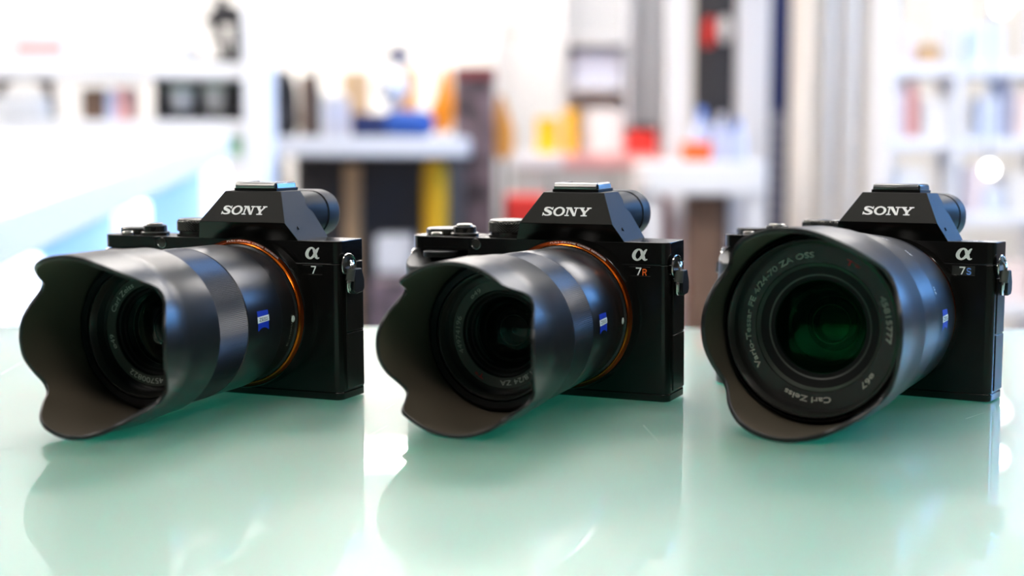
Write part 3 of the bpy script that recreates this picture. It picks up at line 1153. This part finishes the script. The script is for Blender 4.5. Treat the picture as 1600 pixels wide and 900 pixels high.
for Yp, w in ((2.45, .03), (1.72, .02)):
    x_, z_ = rail(Yp)
    bld(MB().box((x_ - .032, Yp - w, .3), (x_ - .02, Yp + w, z_ - .20)), 'blue_card', 'deep_blue', wc)
bld(MB().box((-2.28, YN + .01, .05), (xb - .1, YE - .01, za - th - .03)), 'counter_body', 'panel_white', wc)
bld(MB().box((-2.25, YN + .05, 0), (xb - .14, YE - .05, .051)), 'counter_plinth', 'frame_grey', wc)
tag(wc, 'long white sloping counter with glowing blue side panels', 'counter')


# ---- generic small things of the shop
def box_thing(name, px0, px1, py0, py1, Y, depth, m, label, cat, group=None, lid=None, band=None, base=None, bev=.006):
    x_0, x_1 = wx(px0, Y), wx(px1, Y)
    z1_, z0_ = wz(py0, Y), wz(py1, Y)
    if base is not None:
        z0_ = base
    t = empty(name, ((x_0 + x_1) / 2, Y + depth / 2, z0_))
    w, h = (x_1 - x_0) / 2, z1_ - z0_
    hb = h * (0.80 if lid else 1.0)
    bld(MB().box((-w, -depth / 2, 0), (w, depth / 2, hb)), 'box_body', m, t, bevel=bev)
    if lid:
        bld(MB().box((-w * 1.02, -depth * .51, hb), (w * 1.02, depth * .51, h)), 'box_lid', lid, t, bevel=bev)
    if band:
        bld(MB().box((-w * .8, -depth / 2 - .002, hb * .3), (w * .8, -depth / 2 + .002, hb * .65)), 'box_label', band, t, smooth=False)
    return tag(t, label, cat, group)


def lathe_thing(name, px, py0, py1, rpx, Y, prof, m, label, cat, cap=None, group=None, base=None):
    """prof: [(height share, radius share)]"""
    z1_, z0_ = wz(py0, Y), wz(py1, Y)
    if base is not None:
        z0_ = base
    r = rpx / FPX * Y
    t = empty(name, (wx(px, Y), Y, z0_))
    h = z1_ - z0_
    split = [p for p in prof if p[0] <= (cap[0] if cap else 9)]
    bld(MB().lathe([(0, .0005)] + [(a * h, b_ * r) for a, b_ in split] + ([] if cap else [(prof[-1][0] * h, .0005)]), 32, (0, 0), 'z'), 'vessel', m, t)
    if cap:
        cp = [p for p in prof if p[0] >= cap[0]]
        bld(MB().lathe([(a * h, b_ * r) for a, b_ in cp] + [(cp[-1][0] * h, .0005)], 32, (0, 0), 'z'), 'cap', cap[1], t)
    return tag(t, label, cat, group)


def shelf_unit(name, px0, px1, Y, depth, boards, uprights, m, label, back=None, z_top=None):
    t = empty(name, (0, 0, 0))
    x_0, x_1 = wx(px0, Y), wx(px1, Y)
    for z in boards:
        bld(MB().box((x_0, Y, z - .035), (x_1, Y + depth, z)), 'shelf_board', m, t, bevel=.003)
    for u, wpx in uprights:
        xc, w = wx(u, Y), wpx / FPX * Y / 2
        bld(MB().box((xc - w, Y - .012, 0), (xc + w, Y + depth + .004, z_top or 2.3)), 'upright', m, t, bevel=.003)
    if back:
        bld(MB().box((x_0, Y + depth, 0.0), (x_1, Y + depth + .015, z_top or 2.3)), 'back_panel', back, t)
    return tag(t, label, 'shelf')


def col(name, c, r=.5, **k):
    M[name] = mat(name, tuple(v * .9 for v in c), r, spec=.2, **k)


col('black_goods', (.018, .018, .022), .45)
col('navy', (.02, .03, .10), .6)
col('royal_blue', (.03, .10, .38), .5)
col('brown_goods', (.16, .10, .07), .6, vary=.3, vscale=25)
col('tan_goods', (.62, .42, .24), .6)
col('orange_goods', (.95, .33, .02), .5)
col('amber_goods', (.80, .36, .07), .45, vary=.2, vscale=8)
col('yellow_goods', (.92, .50, .02), .5)
col('red_goods', (.80, .05, .04), .5)
col('pink_goods', (.80, .42, .40), .5)
col('mint_goods', (.50, .85, .55), .35)
col('lavender', (.60, .62, .74), .5)
col('grey_goods', (.40, .40, .42), .5)
col('pale_grey', (.66, .67, .70), .5)
col('sage_panel', (.52, .54, .50), .6)
col('charcoal', (.055, .055, .06), .5)
col('cream', (.82, .76, .66), .6)
col('pale_blue', (.60, .68, .92), .4)
col('white_goods', (.88, .88, .88), .4)
col('green_goods', (.20, .30, .10), .6)
# patterned banner: mottled mauve print
M['mauve_print'] = m = bpy.data.materials.new('mauve_mottled_print')
m.use_nodes = True
nt = m.node_tree
tc = nt.nodes.new('ShaderNodeTexCoord')
nz = nt.nodes.new('ShaderNodeTexNoise')
nz.inputs['Scale'].default_value = 14
nz.inputs['Detail'].default_value = 3
cr = nt.nodes.new('ShaderNodeValToRGB')
cr.color_ramp.elements[0].position = .36
cr.color_ramp.elements[0].color = (.016, .010, .011, 1)
cr.color_ramp.elements[1].position = .64
cr.color_ramp.elements[1].color = (.16, .105, .115, 1)
nt.links.new(tc.outputs['Object'], nz.inputs['Vector'])
nt.links.new(nz.outputs['Fac'], cr.inputs[0])
nt.links.new(cr.outputs[0], nt.nodes['Principled BSDF'].inputs['Base Color'])
nt.nodes['Principled BSDF'].inputs['Roughness'].default_value = .7

# ---- shelving behind the sloping counter
YS = 3.35
b1, b2, b3 = wz(100, YS), wz(190, YS), wz(246, YS)
shelf_unit('white_shelf', -120, 416, YS, .15, (b1, b2, b3), ((398, 34), (-110, 30)), 'panel_white', 'white shelving unit standing behind the sloping counter')
# black crate with two cups
x_0, x_1 = wx(240, YS), wx(378, YS)
h = wz(126, YS) - b2
t = empty('black_crate', ((x_0 + x_1) / 2, YS + .075, b2))
w = (x_1 - x_0) / 2
bld(MB().box((-w, -.06, 0), (w, .06, .02)), 'crate_floor', 'black_goods', t)
bld(MB().box((-w, .05, .02), (w, .06, h)), 'crate_back', 'black_goods', t)
for s_ in (-1, 1):
    bld(MB().box((s_ * w - (.012 if s_ > 0 else 0), -.06, .02), (s_ * w + (0 if s_ > 0 else .012), .05, h)), 'crate_side', 'black_goods', t)
tag(t, 'open black crate holding two white cups on the white shelf', 'crate')
CUP = [(0, .7), (.05, .8), (.9, 1.0), (1.0, 1.02), (1.0, .9)]
lathe_thing('cup', 284, 138, 184, 22, YS + .07, CUP, 'white_goods', 'white cup in the black crate, beside the open end of the crate', 'cup', cap=(.9, 'mint_goods'), base=b2 + .021)
lathe_thing('cup', 338, 136, 176, 19, YS + .07, CUP, 'white_goods', 'white cup with pale green rim in the black crate, next to the shelf upright', 'cup', cap=(.9, 'mint_goods'), base=b2 + .021)
lathe_thing('green_jar', 366, 203, 246, 22, YS + .05, [(0, .8), (.1, 1), (.8, 1), (.92, .7), (1.0, .7)], 'mint_goods', 'pale green jar on the lowest white shelf beside the upright', 'jar', cap=(.92, 'white_goods'), base=b3)
# things on the upper board
t = empty('desk_lamp', (wx(345, YS), YS + .08, b1))
h = wz(-10, YS) - b1
bld(MB().lathe([(0, .0005), (0, .05), (.012, .05), (.016, .0005)], 24, (0, 0), 'z'), 'lamp_base', 'black_goods', t)
bld(MB().tube([(0, 0, .012), (-.025, 0, h * .6), (-.01, 0, h)], .012, 8), 'lamp_arm', 'black_goods', t)
bld(MB().lathe([(h - .02, .02), (h - .05, .05), (h - .06, .05), (h - .03, .012)], 20, (0, 0), 'z'), 'lamp_head', 'black_goods', t)
tag(t, 'slim black desk lamp on the top board of the white shelf', 'lamp')
box_thing('small_carton', 362, 378, 42, 60, YS + .02, .06, 'charcoal', 'small dark carton next to the slim black desk lamp', 'box', base=b1, bev=.002)
box_thing('storage_box', 210, 300, 74, 92, YS + .02, .11, 'pale_grey', 'flat pale grey box lying on the top board of the white shelf', 'box', lid='white_goods', base=b1)
box_thing('storage_box', 20, 110, 40, 92, YS + .02, .11, 'white_goods', 'tall white box with pink label on the top board', 'box', lid='white_goods', band='pink_goods', base=b1)
# items lying on the middle board
box_thing('product_carton', 128, 164, 140, 188, YS + .02, .1, 'brown_goods', 'brown carton on the middle board of the white shelf', 'box', base=b2, bev=.003)
box_thing('product_carton', 166, 180, 142, 188, YS + .02, .1, 'pale_blue', 'narrow pale blue carton between brown and salmon cartons', 'box', base=b2, bev=.003)
box_thing('product_carton', 182, 200, 138, 188, YS + .02, .1, 'pink_goods', 'narrow salmon carton beside the pale blue one', 'box', base=b2, bev=.003)
bag = empty('black_bag', (wx(22, YS), YS + .08, b2))
hb_ = wz(150, YS) - b2
bld(MB().box((-.07, -.06, 0), (.07, .06, hb_)), 'bag_body', 'white_goods', bag, bevel=.02)
bld(MB().tube(catmull([(-.06, 0, hb_ - .005), (-.05, 0, hb_ + .03), (0, 0, hb_ + .045), (.05, 0, hb_ + .03), (.06, 0, hb_ - .005)], 5), .012, 8), 'bag_handle', 'brown_goods', bag)
tag(bag, 'white bag with thick dark brown handle on the middle board', 'bag')

# ---- workbench with clutter
YD = 4.1
dz = wz(214, YD)
bench = empty('workbench', (0, 0, 0))
bx0, bx1 = wx(408, YD), wx(728, YD)
bld(MB().box((bx0, YD, dz - .055), (bx1, YD + .62, dz)), 'bench_top', 'pale_grey', bench, bevel=.006)
for xx in (bx0 + .03, bx1 - .03):
    for yy in (YD + .04, YD + .58):
        bld(MB().box((xx - .02, yy - .02, 0), (xx + .02, yy + .02, dz - .055)), 'bench_leg', 'charcoal', bench, bevel=.003)
bld(MB().box((bx0 + .05, YD + .575, .12), (bx1 - .05, YD + .595, dz - .055)), 'back_board', 'charcoal', bench)
bld(MB().box((bx0 + .05, YD + .06, .30), (bx1 - .05, YD + .574, .33)), 'lower_shelf', 'charcoal', bench)
tag(bench, 'grey-white workbench with dark legs crowded with goods', 'table')
bs = empty('black_backpack', (wx(437, YD + .25), YD + .25, dz))
hh = wz(100, YD) - dz
bld(MB().lathe([(0, .0005), (0, .045), (.2 * hh, .056), (.75 * hh, .05), (.95 * hh, .03), (hh, .0005)], 24, (0, 0), 'z'), 'pack_body', 'black_goods', bs)
bld(MB().box((-.035, -.078, .02), (.035, -.04, hh * .45)), 'pack_pocket', 'charcoal', bs, bevel=.012)
tag(bs, 'black rounded backpack standing on the workbench by the shelf upright', 'backpack')
box_thing('goods_box', 468, 490, 118, 214, YD + .2, .14, 'brown_goods', 'tall brown box standing between the black backpack and black bottle', 'box', base=dz)
lathe_thing('black_bottle', 494, 104, 214, 8, YD + .15, [(0, 1), (.6, 1), (.75, .5), (.86, .45), (1, .45)], 'charcoal', 'slim black bottle on the workbench', 'bottle', cap=(.86, 'black_goods'), base=dz)
box_thing('goods_box', 504, 540, 150, 214, YD + .2, .12, 'lavender', 'lavender-grey box on the workbench', 'box', base=dz, lid='pale_grey')
box_thing('goods_box', 534, 572, 112, 214, YD + .36, .12, 'tan_goods', 'tan box standing behind the lavender-grey one', 'box', base=dz)
g = empty('globe_lamp', (wx(603, YD), YD + .2, dz))
zc_ = wz(130, YD) - dz
rg = 27 / FPX * YD
bld(MB().lathe([(0, .0005), (0, .035), (.012, .035), (.02, .008), (zc_ - rg * .95, .008)], 24, (0, 0), 'z'), 'lamp_foot', 'grey_goods', g)
bld(MB().lathe([(zc_ - rg * cos(pi * k / 16), max(.0005, rg * sin(pi * k / 16))) for k in range(17)], 32, (0, 0), 'z'), 'lamp_globe', 'white_goods', g)
tag(g, 'white globe lamp on a thin foot on the workbench', 'lamp')
box_thing('goods_box', 628, 648, 108, 214, YD + .38, .1, 'amber_goods', 'narrow amber box behind the white globe lamp', 'box', base=dz)
box_thing('goods_box', 548, 606, 178, 214, YD + .06, .1, 'navy', 'low navy case at the front of the workbench', 'case', base=dz, bev=.012)
box_thing('blue_case', 596, 676, 172, 214, YD + .05, .14, 'royal_blue', 'rounded royal blue case at the front of the workbench', 'case', base=dz, bev=.03)
box_thing('goods_box', 612, 634, 92, 214, YD + .52, .08, 'pale_grey', 'tall pale grey box at the back of the workbench', 'box', base=dz)
hat = empty('navy_cap', (wx(622, YD + .55), YD + .56, wz(92, YD + .52)))
rh = 22 / FPX * YD
bld(MB().lathe([(0, rh), (.010, rh * 1.02), (rh * .55, rh * .9), (rh * .95, rh * .5), (rh * 1.05, .0005)], 24, (0, 0), 'z'), 'cap_crown', 'navy', hat)
bld(MB().box((-rh * 1.5, -rh * 1.4, 0), (-.0, rh * .1, .008)), 'cap_brim', 'navy', hat, bevel=.003)
tag(hat, 'dark navy cap perched on the tall pale grey box', 'cap')
# under the bench
lathe_thing('yellow_drum', 432, 252, 330, 16, YD + .3, [(0, 1), (.9, 1), (.95, .8), (1, .8)], 'yellow_goods', 'small yellow drum under the workbench by its end leg', 'drum', cap=(.9, 'tan_goods'), base=.331)
box_thing('tan_roll', 536, 560, 258, 420, YD + .3, .06, 'tan_goods', 'tan board leaning upright under the workbench', 'board', base=.331)
lathe_thing('yellow_tube', 679, 252, 400, 19, YD + .2, [(0, 1), (.96, 1), (.97, .85), (1, .85)], 'yellow_goods', 'thick yellow upright tube under the workbench', 'tube', cap=(.96, 'yellow_goods'), base=.331)
lathe_thing('green_tube', 708, 256, 400, 9, YD + .2, [(0, 1), (.96, 1), (.97, .85), (1, .85)], 'green_goods', 'thin olive green tube beside the thick yellow one', 'tube', cap=(.96, 'green_goods'), base=.331)
box_thing('grey_tub', 586, 640, 370, 420, YD + .12, .18, 'grey_goods', 'grey tub under the workbench', 'tub', base=.331, lid='pale_grey')
box_thing('mauve_box', 578, 662, 440, 540, YD - .35, .25, 'mauve_print', 'mottled mauve box on the floor before the workbench', 'box', base=0)

# ---- banner column, orange bag, brown guitar-like case
YK = 4.55
ban = empty('banner_column', ((wx(708, YK) + wx(772, YK)) / 2, YK + .08, 0))
w = (wx(772, YK) - wx(708, YK)) / 2
bld(MB().box((-w, -.06, .02), (w, .06, wz(122, YK))), 'column_body', 'mauve_print', ban, bevel=.004)
col('dark_red_cap', (.22, .05, .05), .6)
bld(MB().box((-w * 1.02, -.065, wz(122, YK)), (w * 1.02, .065, wz(104, YK))), 'column_cap', 'dark_red_cap', ban, bevel=.004)
bld(MB().box((-w * 1.1, -.08, 0), (w * 1.1, .08, .02)), 'column_foot', 'charcoal', ban)
tag(ban, 'tall mauve patterned column display beside the workbench', 'column')


def bag_shape(name, px, py0, py1, Y, prof, m, label, cat, base_z, neck=None):
    """hanging or standing soft shape: stack of ellipses [(height share, half width px, shift px)]"""
    z1_, z0_ = wz(py0, Y), wz(py1, Y)
    t = empty(name, (wx(px, Y), Y + .06, z0_))
    h = z1_ - z0_
    vs, fs = [], []
    n = 20
    for s_, hw, sh in prof:
        for k in range(n):
            a = 2 * pi * k / n
            vs.append(((sh + hw * cos(a)) / FPX * Y, .35 * max(hw, 4) / FPX * Y * sin(a), s_ * h))
    for j in range(len(prof) - 1):
        for k in range(n):
            k2 = (k + 1) % n
            fs.append((j * n + k, j * n + k2, (j + 1) * n + k2, (j + 1) * n + k))
    fs += [tuple(range(n))[::-1], tuple(range((len(prof) - 1) * n, len(prof) * n))]
    bld(MB().add(vs, fs), 'soft_body', m, t)
    if neck:
        bld(MB().tube([(prof[-1][2] / FPX * Y, 0, h), (prof[-1][2] / FPX * Y, .02, h + neck)], .006, 6), 'hanging_cord', 'charcoal', t)
    else:
        bld(MB().tube([(0, 0, 0), (0, 0, -(z0_ - base_z) + .001)], .006, 6), 'stand_rod', 'charcoal', t)
        bld(MB().box((-.07, -.06, -(z0_ - base_z)), (.07, .06, -(z0_ - base_z) + .012)), 'stand_foot', 'charcoal', t)
    return tag(t, label, cat)


bag_shape('orange_bag', 688, 104, 206, YD + .72, [(0, 18, -4), (.25, 22, -2), (.5, 15, 4), (.8, 10, 6), (1, 4, 6)], 'orange_goods', 'bright orange pear-shaped bag on a stand at the end of the workbench', 'bag', 0)
bag_shape('amber_case', 787, 148, 248, YK + .1, [(0, 10, -2), (.15, 15, 0), (.45, 16, 0), (.75, 10, -4), (1, 4, -6)], 'amber_goods', 'amber brown pear-shaped case beside the mauve column', 'case', 0)

# ---- back wall units
YW = 5.9
cab = empty('wall_cabinet', (0, 0, 0))
cz0, cz1 = wz(244, YW), wz(-60, YW)
bld(MB().box((wx(770, YW), YW + .3, 0), (wx(1075, YW), YW + .34, 2.3)), 'cabinet_back', 'panel_white', cab)
for u in (775, 880, 980, 1045):
    bld(MB().box((wx(u, YW) - .008, YW, 0), (wx(u, YW) + .008, YW + .3, 2.3)), 'cabinet_divider', 'pale_grey', cab)
for py in (60, 132):
    bld(MB().box((wx(886, YW), YW + .02, wz(py, YW) - .02), (wx(974, YW), YW + .3, wz(py, YW))), 'cabinet_shelf', 'pale_grey', cab)
tag(cab, 'tall white wall cabinet with grey dividers behind the red ledge', 'cabinet')
low = empty('low_cabinet', (0, 0, 0))
YC = 5.35
lz = wz(240, YC)
bld(MB().box((wx(800, YC), YC, 0), (wx(1046, YC), YC + .5, lz - .05)), 'cabinet_body', 'sage_panel', low, bevel=.005)
bld(MB().box((wx(880, YC), YC - .02, lz - .05), (wx(1040, YC), YC + .5, lz)), 'red_ledge', 'pink_goods', low, bevel=.005)
bld(MB().box((wx(800, YC), YC - .02, lz - .05), (wx(879, YC), YC + .5, lz)), 'white_ledge', 'white_goods', low, bevel=.005)
for u in (860, 950):
    bld(MB().box((wx(u, YC) - .004, YC - .004, .1), (wx(u, YC) + .004, YC + .01, lz - .08)), 'door_gap', 'charcoal', low)
tag(low, 'low sage-grey cabinet with a salmon red ledge', 'cabinet')
box_thing('yellow_box', 838, 872, 184, 240, YC + .1, .14, 'yellow_goods', 'wide yellow box on the low cabinet', 'box', base=lz, lid='yellow_goods')
box_thing('yellow_box', 880, 902, 170, 240, YC + .1, .14, 'yellow_goods', 'tall narrow yellow box on the low cabinet', 'box', base=lz, lid='yellow_goods')
box_thing('white_carton', 918, 972, 172, 240, YC + .12, .16, 'white_goods', 'white carton between the yellow boxes and the red one', 'box', base=lz)
box_thing('red_box', 980, 1026, 194, 240, YC + .08, .14, 'red_goods', 'red box with black lid on the low cabinet', 'box', base=lz, lid='black_goods')
box_thing('red_crate', 786, 852, 306, 420, YC - .5, .2, 'red_goods', 'bright red crate in front of the low cabinet, beside the mauve column', 'crate', base=0, lid='red_goods')
box_thing('red_crate', 1000, 1046, 308, 420, YC - .25, .2, 'red_goods', 'dark-lidded red crate in front of the low cabinet, near the white table', 'crate', base=0, lid='dark_red_cap')
t = tag(bld(MB().box((wx(795, YW), YW - .004, wz(66, YW)), (wx(811, YW), YW + .006, wz(46, YW))), 'wall_sticker', 'pink_goods'), 'small pink sticker on the white wall cabinet', 'sticker')
box_thing('white_carton', 890, 970, 80, 130, YW + .06, .16, 'lavender', 'pale lavender carton on the wall cabinet shelf', 'box', base=wz(132, YW))

# ---- columns and dark doorway
YP = 5.2


def post(px0, px1, Y, m, label, d=.12, trim=None):
    t = empty('white_column', ((wx(px0, Y) + wx(px1, Y)) / 2, Y + d / 2, 0))
    w = (wx(px1, Y) - wx(px0, Y)) / 2
    bld(MB().box((-w, -d / 2, 0), (w, d / 2, ZC)), 'column_shaft', m, t, bevel=.004)
    bld(MB().box((-w - .01, -d / 2 - .01, 0), (w + .01, d / 2 + .01, .1)), 'column_base', 'pale_grey', t, bevel=.004)
    if trim:
        bld(MB().box((w - .012, -d / 2 - .004, .1), (w + .004, -d / 2 + .01, ZC)), 'edge_trim', trim, t)
    return tag(t, label, 'column')


post(1044, 1079, YP, 'panel_white', 'white column on the cabinet side of the dark doorway', trim='cream')
post(1153, 1200, YP, 'panel_white', 'white column between the dark doorway and the dark strip')
dp = empty('dark_display_panel', (0, 0, 0))
bld(MB().box((wx(1079, YP), YP + .3, 0), (wx(1153, YP + .3), YP + .34, ZC)), 'panel_board', 'charcoal', dp)
bld(MB().box((wx(1086, YP), YP + .27, wz(196, YP)), (wx(1148, YP), YP + .30, wz(190, YP))), 'panel_ledge', 'grey_goods', dp)
tag(dp, 'dark charcoal display panel between two white columns', 'panel')
bag_shape('red_pouch', 1108, 24, 70, YP + .15, [(0, 6, -2), (.3, 10, 0), (.7, 10, 0), (1, 6, 2)], 'red_goods', 'small round red pouch hanging on the dark panel', 'pouch', 0, neck=.25)
bag_shape('white_pouch', 1132, 22, 62, YP + .15, [(0, 6, 0), (.3, 10, 0), (.7, 10, 0), (1, 6, 0)], 'white_goods', 'small round white pouch hanging on the dark panel', 'pouch', 0, neck=.25)
bag_shape('grey_pouch', 1120, 112, 150, YP + .06, [(0, 6, 0), (.3, 9, 0), (.7, 8, 0), (1, 5, 0)], 'charcoal', 'dark grey pouch hanging low on the dark panel', 'pouch', 0, neck=.6)
strip = empty('dark_strip', ((wx(1202, YP) + wx(1236, YP)) / 2, YP + .1, 0))
w = (wx(1236, YP) - wx(1202, YP)) / 2
bld(MB().box((-w, -.02, 0), (w, .02, ZC)), 'strip_board', 'navy', strip)
tag(strip, 'narrow dark navy strip of wall beside the beige curtain', 'panel')
col('chain_grey', (.30, .29, .32), .5)
ORD = ('topmost', 'second from top', 'third from top', 'fourth from top', 'fifth from top', 'sixth from top', 'seventh from top', 'eighth from top', 'ninth from top', 'tenth from top', 'eleventh from top', 'twelfth from top')
zt = wz(170, YP - .15)
k = 0
while zt > wz(345, YP - .15):
    r_ = 9.5 / FPX * YP
    o = empty('hanging_reel', (wx(1212, YP) + .004 * (k % 2), YP + .02, zt - r_))
    bld(MB().lathe([(-.018, .0005), (-.018, r_), (.018, r_), (.018, .0005)], 24, (0, 0), 'y'), 'reel_rim', 'chain_grey', o)
    bld(MB().tube([(0, .018, 0), (0, .062, 0)], .004, 6), 'reel_peg', 'charcoal', o)
    tag(o, 'round grey reel, %s in the vertical row on the dark navy strip' % ORD[k], 'reel', 'grey reels in a vertical row')
    zt -= 2 * r_ + .004
    k += 1
# small white table with goods
YT = 4.5
tz = wz(252, YT)
tb = empty('white_table', (0, 0, 0))
bld(MB().box((wx(1010, YT), YT, tz - .10), (wx(1198, YT), YT + .5, tz)), 'table_top', 'white_goods', tb, bevel=.01)
for px in (1024, 1184):
    for yy in (YT + .05, YT + .45):
        bld(MB().box((wx(px, YT) - .018, yy - .018, 0), (wx(px, YT) + .018, yy + .018, tz - .1)), 'table_leg', 'white_goods', tb)
tag(tb, 'small thick-topped white table in front of the white columns', 'table')
box_thing('orange_box', 1068, 1110, 221, 252, YT + .05, .1, 'orange_ink', 'vivid orange box on the small white table', 'box', base=tz, lid='orange_ink', bev=.004)
BOT = [(0, 1), (.6, 1), (.75, .6), (.82, .42), (1, .42)]
lathe_thing('plastic_bottle', 1094, 168, 252, 14, YT + .28, BOT, 'pale_blue', 'pale bottle with blue cap behind the vivid orange box', 'bottle', cap=(.82, 'blue_ink'), base=tz)
lathe_thing('plastic_bottle', 1126, 176, 252, 13, YT + .25, BOT, 'pale_blue', 'pale bottle with white cap beside the blue-capped one', 'bottle', cap=(.82, 'white_goods'), base=tz)
lathe_thing('plastic_bottle', 1152, 186, 252, 11, YT + .22, BOT, 'pale_blue', 'shorter pale bottle with blue cap at the end of the white table', 'bottle', cap=(.82, 'blue_ink'), base=tz)
box_thing('grey_tub', 1080, 1130, 306, 420, YT + .1, .2, 'brown_goods', 'brown tub under the small white table', 'tub', base=0)

# ---- beige curtain: real folds
YU = 4.9
cu = MB()
n = 80
x_0, x_1 = wx(1231, YU), wx(1405, YU)
vs = []
for k in range(n + 1):
    u = k / n
    x = x_0 + (x_1 - x_0) * u
    y = YU + .035 * sin(u * 2 * pi * 5) + .015 * sin(u * 2 * pi * 11 + 1)
    for z in (.05, ZC - .05):
        vs.append((x, y, z))
for k in range(n + 1):
    for z_ in (0, 1):
        a = vs[2 * k + z_]
        vs.append((a[0], a[1] + .006, a[2]))
o_ = 2 * (n + 1)
fs = []
for k in range(n):
    fs += [(2 * k, 2 * k + 2, 2 * k + 3, 2 * k + 1), (o_ + 2 * k, o_ + 2 * k + 1, o_ + 2 * k + 3, o_ + 2 * k + 2)]
cu.add(vs, fs)
cur = empty('beige_curtain', (0, 0, 0))
M['curtain'] = mat('beige_curtain_cloth', (0.84, 0.78, 0.70), 0.8, spec=.2)
bld(cu, 'curtain_cloth', 'curtain', cur)
bld(MB().tube([(x_0 - .03, YU, ZC - .04), (x_1 + .03, YU, ZC - .04)], .014, 8), 'curtain_rail', 'frame_grey', cur)
tag(cur, 'long beige curtain hanging in soft folds beside the dark navy strip', 'curtain')

# ---- white shelves at the window side
YR = 4.0
zb_ = [wz(96, YR), wz(212, YR), wz(330, YR), wz(470, YR)]
shelf_unit('white_rack', 1388, 1640, YR, .18, zb_, ((1492, 10), (1636, 12), (1388, 8)), 'panel_white', 'white goods rack standing beside the beige curtain', z_top=1.9)
col('blush', (.95, .80, .78), .5)
col('rose', (.86, .42, .38), .5)
col('ice', (.80, .86, .98), .5)
col('dusk', (.50, .52, .66), .5)
R_ = [('blush', 1398, 1424, 44, 96, 'blush pink box', 0), ('tan_goods', 1430, 1462, 66, 96, 'low tan box', 0), ('white_goods', 1466, 1486, 30, 96, 'slim white box', 0),
      ('ice', 1510, 1560, 40, 96, 'wide ice-blue box', 0), ('blush', 1392, 1412, 130, 212, 'blush pink box', 1), ('rose', 1416, 1432, 126, 212, 'slim rose red box', 1),
      ('white_goods', 1440, 1482, 150, 212, 'wide white box', 1), ('ice', 1530, 1558, 150, 212, 'ice-blue box', 1), ('dusk', 1564, 1578, 112, 212, 'slim dusky blue box', 1), ('blush', 1584, 1612, 140, 212, 'blush pink box near the end upright', 1),
      ('white_goods', 1400, 1450, 262, 330, 'white box nearest the curtain', 2), ('blush', 1510, 1536, 258, 330, 'blush pink box', 2), ('ice', 1540, 1570, 290, 330, 'low ice-blue box', 2), ('white_goods', 1576, 1620, 270, 330, 'white box nearest the end upright', 2),
      ('ice', 1500, 1560, 400, 470, 'wide ice-blue box', 3), ('blush', 1570, 1612, 410, 470, 'blush pink box', 3)]
SH = ('top', 'second', 'third', 'lowest')
for m_, a, b_, c_, d_, nm, s_ in R_:
    box_thing('rack_box', a, b_, c_, d_, YR + .03, .12, m_, '%s on the %s shelf of the white rack' % (nm, SH[s_]), 'box', base=zb_[s_], bev=.004)


# ---- small bright spot lamps
def spot(p, r, label, length):
    t = empty('spot_lamp', p)
    bld(MB().lathe([(-r * .2 * 1, .0005), (-r * .2, r), (0, r * 1.02), (r * .4, r * 1.05)], 24, (0, 0), 'y'), 'spot_face', 'spot', t)
    bld(MB().lathe([(r * .4, r * 1.1), (-r * .3, r * 1.12), (-r * .3, r * 1.25), (r * 2, r * 1.2), (r * 2.4, .0005)], 24, (0, 0), 'y'), 'spot_can', 'white_goods', t)
    bld(MB().tube([(0, r * 1.5, r), (0, r * 1.5, length)], .006, 6), 'spot_stem', 'frame_grey', t)
    return tag(t, label, 'lamp')


p = at(1545, 262, YR - .12)
spot(p, .014, 'small bright spot lamp in front of the white rack, low', ZC - p.z - .001)
p = at(1562, 8, YR - .35)
spot(p, .016, 'small bright spot lamp in front of the white rack, high', ZC - p.z - .001)
p = Vector((1.147, 3.45, 1.433))
spot(p, .015, 'bright spot lamp hung before the white rack, nearest the glass counter', ZC - p.z - .001)
p = Vector((1.214, 3.65, 1.583))
spot(p, .015, 'bright spot lamp hung before the white rack, higher than its neighbours', ZC - p.z - .001)
